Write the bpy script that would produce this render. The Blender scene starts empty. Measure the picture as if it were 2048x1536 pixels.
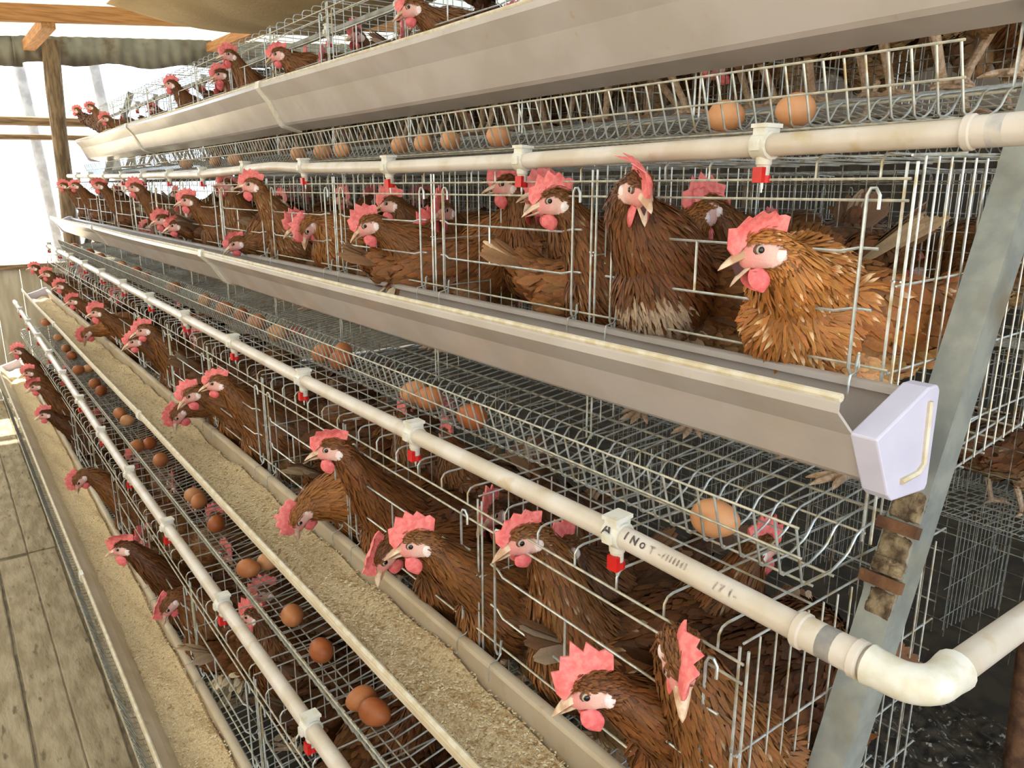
import bpy, bmesh, math, random
import numpy as np
from mathutils import Vector, Matrix

random.seed(7); rng = np.random.default_rng(7)
scene = bpy.context.scene
col = scene.collection
H = 1.5                      # camera height above the floor

# ------------------------------------------------------------------ camera
# world: X into the cages, Y along the row (away), Z up. camera stands in the aisle at (0,0,H)
F = 1540.0
CR = np.array([[0.80373, 0.14663, 0.57667], [-0.59499, 0.19854, 0.77877], [0.0, 0.96910, -0.24668]])
def _cam_axes():
    v = np.array([-150-1024, 768-375, F], float); v /= np.linalg.norm(v)
    up = v[2]*np.array([0,1.,0]) - v[1]*np.array([0,0,1.]); up /= np.linalg.norm(up)
    return np.stack([np.cross(up, v), v, up])
CR = _cam_axes()
cd = bpy.data.cameras.new('camera'); cam = bpy.data.objects.new('camera', cd); col.objects.link(cam)
cd.sensor_width = 36.0; cd.lens = F/2048*36.0; cd.clip_start = 0.02; cd.clip_end = 200
m = Matrix.Identity(4)
for i in range(3):
    m[i][0] = CR[i][0]; m[i][1] = CR[i][1]; m[i][2] = -CR[i][2]
m[2][3] = H
cam.matrix_world = m
scene.camera = cam

# ------------------------------------------------------------------ sky, sun, exposure
w = bpy.data.worlds.new('world'); scene.world = w; w.use_nodes = True
nt = w.node_tree; nt.nodes.clear()
bg = nt.nodes.new('ShaderNodeBackground'); ou = nt.nodes.new('ShaderNodeOutputWorld')
bg.inputs['Color'].default_value = (0.72, 0.86, 1.0, 1); bg.inputs['Strength'].default_value = 3.6
nt.links.new(bg.outputs[0], ou.inputs[0])
sd = bpy.data.lights.new('sun', 'SUN'); sun = bpy.data.objects.new('sun', sd); col.objects.link(sun)
sd.energy = 14.0; sd.angle = math.radians(1.0); sd.color = (1.0, 0.93, 0.8)
sun.rotation_euler = Vector((0.25, -0.62, -1.05)).to_track_quat('-Z', 'Y').to_euler()   # from the far end, high
sun.location = (0, 8, 6)
scene.view_settings.view_transform = 'Standard'; scene.view_settings.look = 'None'
scene.view_settings.gamma = 1.0; scene.view_settings.use_curve_mapping = False
scene.view_settings.exposure = 0.15
scene.cycles.max_bounces = 6; scene.cycles.diffuse_bounces = 3; scene.cycles.glossy_bounces = 2; scene.cycles.transmission_bounces = 3; scene.cycles.adaptive_threshold = 0.03; scene.cycles.use_light_tree = False

def ray(px, py):
    return CR @ np.array([px-1024, 768-py, F], float)
def at_x(px, py, X):
    r = ray(px, py); r = r/r[0]*X; return Vector((r[0], r[1], r[2]+H))
def at_y(px, py, Y):
    r = ray(px, py); r = r/r[1]*Y; return Vector((r[0], r[1], r[2]+H))
def at_z(px, py, Z):
    r = ray(px, py); r = r/r[2]*(Z-H); return Vector((r[0], r[1], r[2]+H))

# ------------------------------------------------------------------ materials
def s2l(c):
    return tuple((x/255/12.92 if x/255 <= 0.04045 else ((x/255+0.055)/1.055)**2.4) for x in c)
def mat(name, c1, c2=None, scale=20, rough=0.6, metal=0.0, bump=0.0, bscale=None, lo=0.4, hi=0.6, detail=4, stretch=None, spec=0.5, c3=None, s3=3, l3=0.55, h3=0.7, sss=0, trans=0):
    m = bpy.data.materials.new(name); m.use_nodes = True
    n = m.node_tree; p = n.nodes['Principled BSDF']
    p.inputs['Roughness'].default_value = rough; p.inputs['Metallic'].default_value = metal
    p.inputs['Specular IOR Level'].default_value = spec
    if sss:
        p.inputs['Subsurface Weight'].default_value = sss; p.inputs['Subsurface Radius'].default_value = (0.01, 0.004, 0.003); p.inputs['Subsurface Scale'].default_value = 0.6
    p.inputs['Base Color'].default_value = (*c1, 1)
    tc = n.nodes.new('ShaderNodeTexCoord'); mp = n.nodes.new('ShaderNodeMapping')
    n.links.new(tc.outputs['Object'], mp.inputs['Vector'])
    if stretch: mp.inputs['Scale'].default_value = stretch
    out = None
    if c2 is not None:
        nz = n.nodes.new('ShaderNodeTexNoise'); nz.inputs['Scale'].default_value = scale; nz.inputs['Detail'].default_value = detail
        n.links.new(mp.outputs[0], nz.inputs['Vector'])
        rp = n.nodes.new('ShaderNodeValToRGB'); rp.color_ramp.elements[0].position = lo; rp.color_ramp.elements[1].position = hi
        rp.color_ramp.elements[0].color = (*c1, 1); rp.color_ramp.elements[1].color = (*c2, 1)
        n.links.new(nz.outputs['Fac'], rp.inputs['Fac']); out = rp.outputs['Color']
    if c3 is not None:
        nz = n.nodes.new('ShaderNodeTexNoise'); nz.inputs['Scale'].default_value = s3; nz.inputs['Detail'].default_value = 6
        n.links.new(mp.outputs[0], nz.inputs['Vector'])
        mr = n.nodes.new('ShaderNodeMapRange'); mr.inputs['From Min'].default_value = l3; mr.inputs['From Max'].default_value = h3
        n.links.new(nz.outputs['Fac'], mr.inputs['Value'])
        mx = n.nodes.new('ShaderNodeMix'); mx.data_type = 'RGBA'
        n.links.new(mr.outputs[0], mx.inputs['Factor'])
        if out: n.links.new(out, mx.inputs[6])
        else: mx.inputs[6].default_value = (*c1, 1)
        mx.inputs[7].default_value = (*c3, 1); out = mx.outputs[2]
    if out: n.links.new(out, p.inputs['Base Color'])
    if bump:
        nb = n.nodes.new('ShaderNodeTexNoise'); nb.inputs['Scale'].default_value = bscale or scale; nb.inputs['Detail'].default_value = 6
        n.links.new(mp.outputs[0], nb.inputs['Vector'])
        bp = n.nodes.new('ShaderNodeBump'); bp.inputs['Strength'].default_value = bump; bp.inputs['Distance'].default_value = 0.01
        n.links.new(nb.outputs['Fac'], bp.inputs['Height']); n.links.new(bp.outputs[0], p.inputs['Normal'])
    if trans:
        tb = n.nodes.new('ShaderNodeBsdfTranslucent'); ms = n.nodes.new('ShaderNodeMixShader'); ms.inputs[0].default_value = trans
        tb.inputs['Color'].default_value = (*c1, 1)
        n.links.new(p.outputs[0], ms.inputs[1]); n.links.new(tb.outputs[0], ms.inputs[2])
        n.links.new(ms.outputs[0], n.nodes['Material Output'].inputs['Surface'])
    return m
M = {}
M['wire'] = mat('galvanised_wire', s2l((206, 210, 210)), s2l((180, 184, 184)), 60, 0.34, 0.5, c3=s2l((176, 160, 128)), s3=45, l3=0.52, h3=0.66)
M['wire_dusty'] = mat('dusty_wire', s2l((204, 196, 176)), s2l((170, 168, 158)), 70, 0.55, 0.25)
M['wire_grimy'] = mat('grimy_wire', s2l((150, 146, 136)), s2l((96, 84, 66)), 50, 0.6, 0.3)
M['steel'] = mat('galvanised_steel', s2l((158, 160, 154)), s2l((140, 144, 142)), 30, 0.5, 0.3, bump=0.05, bscale=200, c3=s2l((128, 112, 86)), s3=9, l3=0.56, h3=0.8)
M['crust'] = mat('dried_manure', s2l((156, 136, 108)), s2l((86, 68, 50)), 60, 0.95, bump=0.8, bscale=120)
M['pvc_trough'] = mat('trough_pvc', s2l((186, 176, 172)), s2l((178, 167, 160)), 8, 0.22, c3=s2l((176, 158, 130)), s3=40, l3=0.66, h3=0.8)
M['pvc_dusty'] = mat('dusty_trough_pvc', s2l((206, 190, 168)), s2l((194, 175, 148)), 10, 0.4, c3=s2l((184, 162, 130)), s3=30, l3=0.6, h3=0.75)
M['pvc_grey'] = mat('grimy_pipe', s2l((150, 148, 142)), s2l((124, 120, 112)), 20, 0.5)
M['pale_pole'] = mat('overexposed_pole', s2l((150, 146, 144)), s2l((128, 124, 122)), 10, 0.8)  # outdoor overexposure is put into this paler pole colour
M['pvc_lip'] = mat('dusty_lip', s2l((212, 202, 184)), s2l((196, 180, 150)), 50, 0.6)
M['pvc_cap'] = mat('cap_pvc_skylit', s2l((206, 202, 224)), s2l((198, 194, 216)), 12, 0.4)  # lilac cast of the skylight is put into the cap's base colour
M['pvc_pipe'] = mat('pipe_pvc', s2l((210, 199, 191)), s2l((196, 182, 166)), 14, 0.35, c3=s2l((186, 164, 126)), s3=30, l3=0.6, h3=0.78)
M['pvc_white'] = mat('white_plastic', s2l((218, 214, 206)), s2l((206, 198, 180)), 60, 0.4)
M['red_plastic'] = mat('red_plastic', s2l((214, 34, 30)), s2l((196, 26, 24)), 60, 0.35)
M['ink'] = mat('marker_ink', s2l((44, 40, 44)), s2l((96, 84, 84)), 160, 0.7)
M['ink_faint'] = mat('faded_ink', s2l((128, 112, 108)), s2l((190, 172, 162)), 160, 0.7)
M['glue'] = mat('pipe_cement', s2l((168, 166, 172)), s2l((200, 192, 184)), 60, 0.4)
M['egg1'] = mat('egg_brown', s2l((204, 132, 84)), s2l((196, 120, 72)), 30, 0.45, bump=0.05, bscale=400)
M['egg2'] = mat('egg_dark', s2l((184, 104, 58)), s2l((172, 94, 50)), 30, 0.45, bump=0.05, bscale=400)
M['egg3'] = mat('egg_light', s2l((218, 158, 112)), s2l((210, 148, 100)), 30, 0.45, bump=0.05, bscale=400)
M['comb'] = mat('comb_skin', s2l((238, 132, 128)), s2l((226, 104, 104)), 140, 0.5, bump=0.15, bscale=420)
M['wattle'] = mat('wattle_skin', s2l((232, 120, 120)), s2l((220, 96, 98)), 140, 0.5, bump=0.15, bscale=500)
M['beak'] = mat('beak_horn', s2l((222, 196, 172)), s2l((184, 142, 112)), 70, 0.4)
M['beak_in'] = mat('mouth_lining', s2l((70, 24, 26)), None, rough=0.6)
M['lobe'] = mat('ear_lobe', s2l((238, 226, 226)), s2l((232, 206, 206)), 200, 0.6)
M['eye_iris'] = mat('eye_iris', s2l((176, 160, 142)), None, rough=0.15)
M['eye_rim'] = mat('eye_rim', s2l((96, 66, 58)), None, rough=0.5)
M['eye_pupil'] = mat('eye_pupil', (0.004, 0.004, 0.005), None, rough=0.08)
M['leg'] = mat('hen_leg', s2l((218, 190, 166)), s2l((190, 156, 124)), 150, 0.6, bump=0.4, bscale=260)
M['wood'] = mat('timber', s2l((186, 132, 78)), s2l((160, 106, 58)), 6, 0.7, bump=0.2, bscale=40, stretch=(1, 14, 14))
M['wood_y'] = mat('timber_along', s2l((184, 130, 78)), s2l((156, 104, 58)), 6, 0.7, bump=0.2, bscale=40, stretch=(14, 1, 14))
M['log'] = mat('weathered_pole', s2l((134, 112, 86)), s2l((92, 74, 54)), 8, 0.85, bump=0.4, bscale=30, stretch=(6, 6, 1))
M['dust_slab'] = mat('dusty_slab', s2l((128, 113, 90)), s2l((96, 84, 66)), 14, 0.95, bump=0.5, bscale=40)
M['rail'] = mat('weathered_rail', s2l((158, 132, 104)), s2l((120, 96, 72)), 8, 0.85, bump=0.4, bscale=30, stretch=(1, 8, 8))
M['iron'] = mat('old_corrugated_iron', s2l((146, 142, 130)), s2l((112, 107, 96)), 4, 0.6, 0.1, c3=s2l((96, 76, 56)), s3=6, l3=0.55, h3=0.7)
M['roof'] = mat('roof_sheet', s2l((200, 204, 200)), s2l((184, 188, 180)), 3, 0.6, 0.1, trans=0.2)
M['skylight'] = mat('translucent_sheet', s2l((236, 236, 216)), s2l((220, 222, 198)), 3, 0.5, trans=0.22)
M['tarp'] = mat('sacking', s2l((206, 184, 146)), s2l((186, 162, 124)), 3, 0.9, bump=0.3, bscale=60, trans=0.2)
M['board'] = mat('pale_board', s2l((206, 196, 176)), s2l((184, 172, 150)), 4, 0.8, stretch=(6, 6, 1))
M['plank'] = mat('dusty_plank', s2l((170, 154, 128)), s2l((146, 130, 104)), 9, 0.95, bump=0.5, bscale=26, stretch=(3, 0.8, 3), c3=s2l((112, 98, 76)), s3=16, l3=0.60, h3=0.70)
M['earth'] = mat('packed_earth', s2l((60, 51, 40)), s2l((42, 35, 28)), 12, 0.95, bump=0.6, bscale=30)
M['yard'] = mat('yard_ground', s2l((206, 190, 160)), s2l((186, 168, 134)), 1, 0.95)
M['manure'] = mat('manure', s2l((78, 68, 56)), s2l((34, 29, 25)), 26, 0.95, bump=1.0, bscale=50, c3=s2l((186, 180, 168)), s3=60, l3=0.6, h3=0.7)
M['feed'] = mat('feed_mash', s2l((242, 220, 180)), s2l((214, 180, 134)), 260, 0.95, bump=0.7, bscale=320, lo=0.35, hi=0.65, c3=s2l((224, 200, 160)), s3=14)
M['flake'] = mat('feed_flakes', s2l((246, 228, 192)), s2l((186, 148, 100)), 90, 0.9)
M['curtain'] = mat('added_light_curtain', s2l((240, 230, 212)), s2l((230, 218, 198)), 2, 0.9, trans=0.75)
M['shade_board'] = mat('shade_board', s2l((72, 62, 52)), s2l((52, 44, 36)), 4, 0.9, stretch=(6, 6, 1))  # shade is put into the dark colour of these light-blocking boards
M['rust'] = mat('rusty_post', s2l((122, 84, 56)), s2l((90, 58, 38)), 30, 0.9, bump=0.5, bscale=60)

def feather_mat():
    m = bpy.data.materials.new('feathers'); m.use_nodes = True
    n = m.node_tree; p = n.nodes['Principled BSDF']; p.inputs['Roughness'].default_value = 0.55
    p.inputs['Specular IOR Level'].default_value = 0.3
    at = n.nodes.new('ShaderNodeVertexColor'); at.layer_name = 'col'
    oi = n.nodes.new('ShaderNodeObjectInfo')
    mx = n.nodes.new('ShaderNodeMix'); mx.data_type = 'RGBA'; mx.blend_type = 'MULTIPLY'; mx.inputs['Factor'].default_value = 1
    n.links.new(at.outputs['Color'], mx.inputs[6]); n.links.new(oi.outputs['Color'], mx.inputs[7])
    tc = n.nodes.new('ShaderNodeTexCoord')
    nz = n.nodes.new('ShaderNodeTexNoise'); nz.inputs['Scale'].default_value = 300; nz.inputs['Detail'].default_value = 3
    n.links.new(tc.outputs['Object'], nz.inputs['Vector'])
    mr = n.nodes.new('ShaderNodeMapRange'); mr.inputs['To Min'].default_value = 0.72; mr.inputs['To Max'].default_value = 1.28
    n.links.new(nz.outputs['Fac'], mr.inputs['Value'])
    m2 = n.nodes.new('ShaderNodeMix'); m2.data_type = 'RGBA'; m2.blend_type = 'MULTIPLY'; m2.inputs['Factor'].default_value = 1
    n.links.new(mx.outputs[2], m2.inputs[6]); n.links.new(mr.outputs[0], m2.inputs[7])
    n.links.new(m2.outputs[2], p.inputs['Base Color'])
    return m
def skin_mat():
    m = bpy.data.materials.new('face_skin'); m.use_nodes = True
    n = m.node_tree; p = n.nodes['Principled BSDF']; p.inputs['Roughness'].default_value = 0.6
    at = n.nodes.new('ShaderNodeVertexColor'); at.layer_name = 'col'
    n.links.new(at.outputs['Color'], p.inputs['Base Color'])
    nb = n.nodes.new('ShaderNodeTexNoise'); nb.inputs['Scale'].default_value = 500
    tc = n.nodes.new('ShaderNodeTexCoord'); n.links.new(tc.outputs['Object'], nb.inputs['Vector'])
    bp = n.nodes.new('ShaderNodeBump'); bp.inputs['Strength'].default_value = 0.3; bp.inputs['Distance'].default_value = 0.004
    n.links.new(nb.outputs['Fac'], bp.inputs['Height']); n.links.new(bp.outputs[0], p.inputs['Normal'])
    return m
M['feather'] = feather_mat(); M['skin'] = skin_mat()

# ------------------------------------------------------------------ mesh builder
class MB:
    def __init__(s): s.v = []; s.f = []
    def add(s, v, f):
        b = len(s.v); s.v += [tuple(p) for p in v]; s.f += [tuple(i+b for i in q) for q in f]
    def tube(s, pts, r, n=6, cap=True):
        pts = [Vector(p) for p in pts]; k = len(pts)
        rr = r if isinstance(r, (list, tuple)) else [r]*k
        t = [(pts[min(i+1, k-1)]-pts[max(i-1, 0)]).normalized() for i in range(k)]
        a = Vector((0, 0, 1)) if abs(t[0].z) < 0.9 else Vector((1, 0, 0))
        u = t[0].cross(a).normalized(); vs = []
        for i in range(k):
            u = (u - t[i]*u.dot(t[i])).normalized(); w2 = t[i].cross(u)
            for j in range(n):
                an = 2*math.pi*j/n; vs.append(pts[i] + (u*math.cos(an)+w2*math.sin(an))*rr[i])
        fs = []
        for i in range(k-1):
            for j in range(n):
                fs.append((i*n+j, i*n+(j+1) % n, (i+1)*n+(j+1) % n, (i+1)*n+j))
        if cap: fs.append(tuple(range(n-1, -1, -1))); fs.append(tuple(range((k-1)*n, k*n)))
        s.add(vs, fs)
    def box(s, lo, hi):
        x0, y0, z0 = lo; x1, y1, z1 = hi
        s.add([(x0,y0,z0),(x1,y0,z0),(x1,y1,z0),(x0,y1,z0),(x0,y0,z1),(x1,y0,z1),(x1,y1,z1),(x0,y1,z1)],
              [(0,3,2,1),(4,5,6,7),(0,1,5,4),(1,2,6,5),(2,3,7,6),(3,0,4,7)])
    def prism(s, prof, ax0, ax1, f):
        # prof: closed polygon of (a,b); f(a,b,t)->point
        n = len(prof); vs = [f(a, b, ax0) for a, b in prof]+[f(a, b, ax1) for a, b in prof]
        s.add(vs, [tuple(range(n-1, -1, -1)), tuple(range(n, 2*n))]+[(i, (i+1) % n, n+(i+1) % n, n+i) for i in range(n)])
    def mesh(s, name, material, smooth=True, ang=40):
        me = bpy.data.meshes.new(name); me.from_pydata(s.v, [], s.f)
        bm = bmesh.new(); bm.from_mesh(me); bmesh.ops.recalc_face_normals(bm, faces=bm.faces); bm.to_mesh(me); bm.free()
        if smooth:
            me.polygons.foreach_set('use_smooth', [True]*len(me.polygons))
            try: me.set_sharp_from_angle(angle=math.radians(ang))
            except Exception: pass
        me.materials.append(M[material] if isinstance(material, str) else material)
        return me
    def obj(s, name, material, parent=None, loc=None, smooth=True, ang=40):
        return link(name, s.mesh(name, material, smooth, ang), parent, loc)
def link(name, me, parent=None, loc=None):
    o = bpy.data.objects.new(name, me); col.objects.link(o)
    if parent: o.parent = parent
    if loc is not None: o.location = loc
    return o
def tag(o, label, cat, group=None, kind=None):
    o['label'] = label; o['category'] = cat
    if group: o['group'] = group
    if kind: o['kind'] = kind
    return o
def empty(name, loc=(0, 0, 0)):
    o = bpy.data.objects.new(name, None); col.objects.link(o); o.location = loc; o.empty_display_size = 0.05
    return o
def struct(o, kind='structure'): o['kind'] = kind; return o
ORD = ['first', 'second', 'third', 'fourth', 'fifth', 'sixth', 'seventh', 'eighth', 'ninth', 'tenth', 'eleventh', 'twelfth', 'thirteenth', 'fourteenth', 'fifteenth', 'sixteenth', 'seventeenth', 'eighteenth', 'nineteenth', 'twentieth', 'twenty-first', 'twenty-second', 'twenty-third', 'twenty-fourth', 'twenty-fifth', 'twenty-sixth', 'twenty-seventh', 'twenty-eighth', 'twenty-ninth', 'thirtieth']
# ------------------------------------------------------------------ the shed
def rot_box(mb, a, b, half_w, half_h, up=(0, 0, 1)):
    a = Vector(a); b = Vector(b); t = (b-a).normalized(); s = t.cross(Vector(up)).normalized(); u = s.cross(t)
    vs = []
    for p in (a, b):
        for i, j in ((-1, -1), (1, -1), (1, 1), (-1, 1)): vs.append(p+s*half_w*i+u*half_h*j)
    mb.add(vs, [(0, 1, 2, 3), (7, 6, 5, 4), (0, 4, 5, 1), (1, 5, 6, 2), (2, 6, 7, 3), (3, 7, 4, 0)])

YF = 6.6
mb = MB(); mb.box((-1.5, -2.0, -0.12), (4.6, 6.9, -0.022)); floor = struct(mb.obj('floor', 'earth', smooth=False))
mb = MB(); mb.add([(-40, -40, -0.13), (45, -40, -0.13), (45, 50, -0.13), (-40, 50, -0.13)], [(0, 1, 2, 3)])
struct(mb.obj('ground', 'yard', smooth=False))
# aisle planks on a dusty bed
mb = MB(); mb.box((-1.2, -1.7, -0.022), (0.36, 6.56, -0.0075)); mb.obj('plank_bed', 'dust_slab', floor, smooth=False)
edge = 0.017 + 0.107*3
for ix in range(14):
    x1 = edge - ix*0.107; x0 = x1 - 0.107
    for y0, y1 in ((-1.6, 1.15), (1.15, 3.62), (3.62, 5.3), (5.3, 6.56)):
        j = random.uniform(-0.03, 0.03)
        mb = MB(); n = 22; vs = []; g0 = random.uniform(0.0, 0.002); g1 = random.choice([0.0, 0.001, 0.001, 0.005]); dz = random.uniform(-0.004, 0.002)
        for k in range(n+1):
            y = y0+0.006+(y1-y0-0.012)*k/n + (j if 0 < k < n else j*0.5)
            a = x0+g0+random.uniform(0, 0.0045)*random.random(); b = x1-g1-random.uniform(0, 0.0045)*random.random()
            z = dz+random.uniform(-0.0015, 0.0015)
            vs += [(a, y, -0.02), (a, y, z-0.003), (a+0.004, y, z), (b-0.004, y, z), (b, y, z-0.003), (b, y, -0.02)]
        fs = []
        for k in range(n):
            for q in range(5): fs.append((k*6+q, k*6+q+1, (k+1)*6+q+1, (k+1)*6+q))
        fs += [tuple(range(6)), tuple(range(n*6+5, n*6-1, -1))]
        mb.add(vs, fs); mb.obj('plank', 'plank', floor, smooth=False)
# far wall: low wall of pale boards, pole posts, rails, corrugated strip
wf = struct(empty('wall_far', (0, YF, 0)))
x = -1.5; 
while x < 4.6:
    wd = random.uniform(0.12, 0.17); mb = MB(); mb.box((x+0.002, -0.012+random.uniform(-.003, .003), 0), (x+wd-0.002, 0.012, 0.93+random.uniform(-.006, .006))); mb.obj('board', 'board', wf, smooth=False); x += wd
x = 2.05  # full-height boards added to block the bright sky behind the rack
while x < 4.5:
    mb = MB(); mb.box((x+0.002, -0.008, 0.967), (x+0.158, 0.008, H+0.80+0.075*(x-0.5))); mb.obj('board', 'shade_board', wf, smooth=False); x += 0.16
mb = MB(); mb.box((-1.5, -0.035, 0.93), (4.6, 0.035, 0.965)); mb.obj('coping_rail', 'rail', wf, smooth=False)
def log(name, a, b, r, mt, parent=None, n=10, wob=0.012):
    mb = MB(); a = Vector(a); b = Vector(b); k = 9; pts = []
    for i in range(k):
        p = a.lerp(b, i/(k-1)); pts.append(p+Vector((random.uniform(-wob, wob), random.uniform(-wob, wob), 0)) if (b-a).z else p)
    mb.tube(pts, [r*random.uniform(0.92, 1.1) for _ in range(k)], n); return mb.obj(name, mt, parent)
p = log('timber_post', (0.795, YF-0.12, 0), (0.83, YF-0.12, H+0.98), 0.052, 'log'); tag(p, 'rough round pole standing at the far end behind the cages', 'post')
for i, (px, lab) in enumerate(((45, 'thin sunlit pole outside the far opening, left of the rough pole'), (195, 'thin sunlit pole outside the far opening, right of the rough pole'))):
    a = at_y(px-7, 130, 9.0); b = at_y(px+14, 225, 9.0); d = (b-a)/(b.z-a.z)
    p = log('fence_pole', a+d*(-0.1-a.z), a+d*(2.9-a.z), 0.045, 'pale_pole', wob=0.004); tag(p, lab, 'pole')
for i, (za, zb) in enumerate(((0.418, 0.482), (0.322, 0.362))):
    mb = MB(); mb.tube([(-1.5, 0.03, za+H+0.03), (0.4, 0.03, za/2+zb/2+H), (1.5, 0.03, za/2+zb/2+H+0.02), (4.6, 0.03, za/2+zb/2+H)], (zb-za)/2, 8); mb.obj('cross_rail', 'rail', wf)
def corrugated(mb, p0, du, dv, nrm, n, amp, wl, nv=1, rag=0.0, hz=None):
    # du: length along which waves repeat; dv: along ridges
    p0 = Vector(p0); du = Vector(du); dv = Vector(dv); nrm = Vector(nrm); L = du.length; k = int(L/wl*n); vs = []
    for i in range(k+1):
        t = i/k; off = nrm*amp*math.sin(2*math.pi*t*L/wl)
        for j in range(nv+1):
            q = p0+du*t+dv*(j/nv)+off
            if rag and j == 0: q = q+Vector((0, 0, rag*math.sin(t*17)+rag*0.7*math.sin(t*5+1)))
            vs.append(q)
    fs = [(i*(nv+1)+j, (i+1)*(nv+1)+j, (i+1)*(nv+1)+j+1, i*(nv+1)+j+1) for i in range(k) for j in range(nv)]
    mb.add(vs, fs)
for i, (xa, xb, yo, za, zb) in enumerate(((-1.5, 0.665, 0.012, 0.80, 0.985), (0.62, 1.95, 0.0, 0.845, 1.03), (1.9, 3.3, 0.012, 0.90, 1.10), (3.25, 4.6, 0.0, 0.92, 1.13))):
    mb = MB(); corrugated(mb, (xa, yo-0.04, H+0.805+0.075*(xa-0.535)), (xb-xa, 0, 0.078*(xb-xa)), (0, 0, 0.19), (0, 1, 0), 6, 0.008, 0.085, 2, rag=0.014)
    o = mb.obj('corrugated_sheet', 'iron', wf); sm = o.modifiers.new('s', 'SOLIDIFY'); sm.thickness = 0.0015
# roof sheets, ridges run across the shed
rf = struct(empty('roof', (0, 0, H)))
def roof_z(x): return 1.0+0.085*(x-0.56)
y = -1.84; k = 1
while y < 6.0:
    mb = MB(); xa, xb = -1.9, 4.9
    corrugated(mb, (xa, y, roof_z(xa)+0.004*(k % 2)), (0, 0.9, 0), (xb-xa, 0, roof_z(xb)-roof_z(xa)), (0, 0, 1), 6, 0.009, 0.076, 1)
    o = mb.obj('roof_sheet', 'skylight' if k in (9, 10) else 'roof', rf); y += 0.86; k += 1
# rafters
for i, yy in enumerate((5.4, 1.2, -1.2)):
    mb = MB(); rot_box(mb, (-1.7, yy, H+roof_z(-1.7)-0.055), (4.7, yy, H+roof_z(4.7)-0.055), 0.024, 0.046)
    o = mb.obj('rafter', 'wood', smooth=False); tag(o, 'orange-brown sawn rafter under the roof, %s from the far end' % ORD[i], 'beam', 'roof rafters')
for i, (x, dx) in enumerate(((0.70, 'left'), (1.92, 'right'))):
    mb = MB(); rot_box(mb, (x+0.01, 6.52, H+roof_z(x)-0.075), (x, 5.38, H+roof_z(x)-0.105), 0.035, 0.03)
    o = mb.obj('purlin_brace', 'wood_y', smooth=False); tag(o, 'short timber brace from far wall top to the rafter, %s one' % dx, 'beam', 'braces at the far end')
# sagging sacking under the roof
mb = MB(); nx, ny = 40, 30; vs = []
for i in range(nx+1):
    for j in range(ny+1):
        u = i/nx; v = j/ny; xx = 0.98+u*1.75; yy = 5.2-v*2.9
        sag = math.sin(math.pi*u**0.85)**1.3*math.sin(math.pi*(0.08+0.84*v))**0.6
        z = H+roof_z(xx)-0.025-0.30*sag-0.018*math.sin(u*11+v*3)*sag-0.010*math.sin(v*15+u*4)*sag
        vs.append((xx, yy, z))
mb.add(vs, [(i*(ny+1)+j, (i+1)*(ny+1)+j, (i+1)*(ny+1)+j+1, i*(ny+1)+j+1) for i in range(nx) for j in range(ny)])
o = mb.obj('sacking_sheet', 'tarp'); sm = o.modifiers.new('s', 'SOLIDIFY'); sm.thickness = 0.003
tag(o, 'sagging brown sacking sheet slung under the roof', 'sheet')
# side walls: left low and open above, right boarded full height and dark to cut light
for nm, X, wh in (('wall_left', -1.45, 0.8), ('wall_right', 4.55, H+1.02)):
    wl = struct(empty(nm, (X, 0, 0))); y = -1.9
    while y < 6.6:
        wd = random.uniform(0.24, 0.32); mb = MB(); mb.box((-0.012, y+0.002, 0), (0.012, y+wd-0.002, wh)); mb.obj('board', 'board' if X < 0 else 'shade_board', wl, smooth=False); y += wd
    for yy in (-1.8, -0.2, 1.2, 3.4, 5.4):
        mb = MB(); mb.tube([(0, yy, 0), (0.01, yy+0.02, 1.2), (0, yy, H+roof_z(X)-0.1)], 0.05, 10); mb.obj('post', 'log', wl)

# unseen beige curtain added over the left opening to warm and diffuse daylight
mb = MB(); ny = 120; vs = []
for j in range(ny+1):
    y = -1.85+8.35*j/ny; dx = 0.012*math.sin(y*11)+0.006*math.sin(y*29)
    for z in (0.82, 1.3, H+roof_z(-1.5)-0.16): vs.append((-1.52+dx, y, z))
mb.add(vs, [(j*3+k, j*3+k+1, (j+1)*3+k+1, (j+1)*3+k) for j in range(ny) for k in range(2)])
tag(mb.obj('added_light_curtain', 'curtain'), 'added pale beige curtain diffusing daylight on the unseen left side', 'curtain')

wn = struct(empty('added_wall_near', (0, -1.85, 0))); x = 1.75  # unseen boards added at the near end to cut incoming light
while x < 4.5:
    mb = MB(); mb.box((x+0.002, -0.012, 0), (x+0.248, 0.012, H+roof_z(x)-0.03)); mb.obj('board', 'shade_board', wn, smooth=False); x += 0.25
# ------------------------------------------------------------------ cage rows
T = {'A': dict(xf=0.98, r1=0.488, lip=(0.85, 0.300), ts=1.22, tl=(0.845, 0.141), tb=(0.87, 0.073), name='top tier'),
     'B': dict(xf=0.772, r1=0.0085, lip=(0.638, -0.186), ts=1.0, tl=(0.64, -0.323), tb=(0.662, -0.394), name='second tier'),
     'C': dict(xf=0.567, r1=-0.446, lip=(0.415, -0.650), ts=1.0, tl=(0.41, -0.80), tb=(0.435, -0.868), name='third tier'),
     'D': dict(xf=0.36, r1=-0.905, lip=(0.207, -1.110), ts=1.0, tl=(0.20, -1.258), tb=(0.225, -1.326), name='bottom tier')}
Y0 = 0.392; P = 0.453; NC = 12; YE = Y0+P*NC; XC = 1.445; DEP = 0.40
FL = -0.376          # floor at the front, below rail 1
WR = 0.0015

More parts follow.
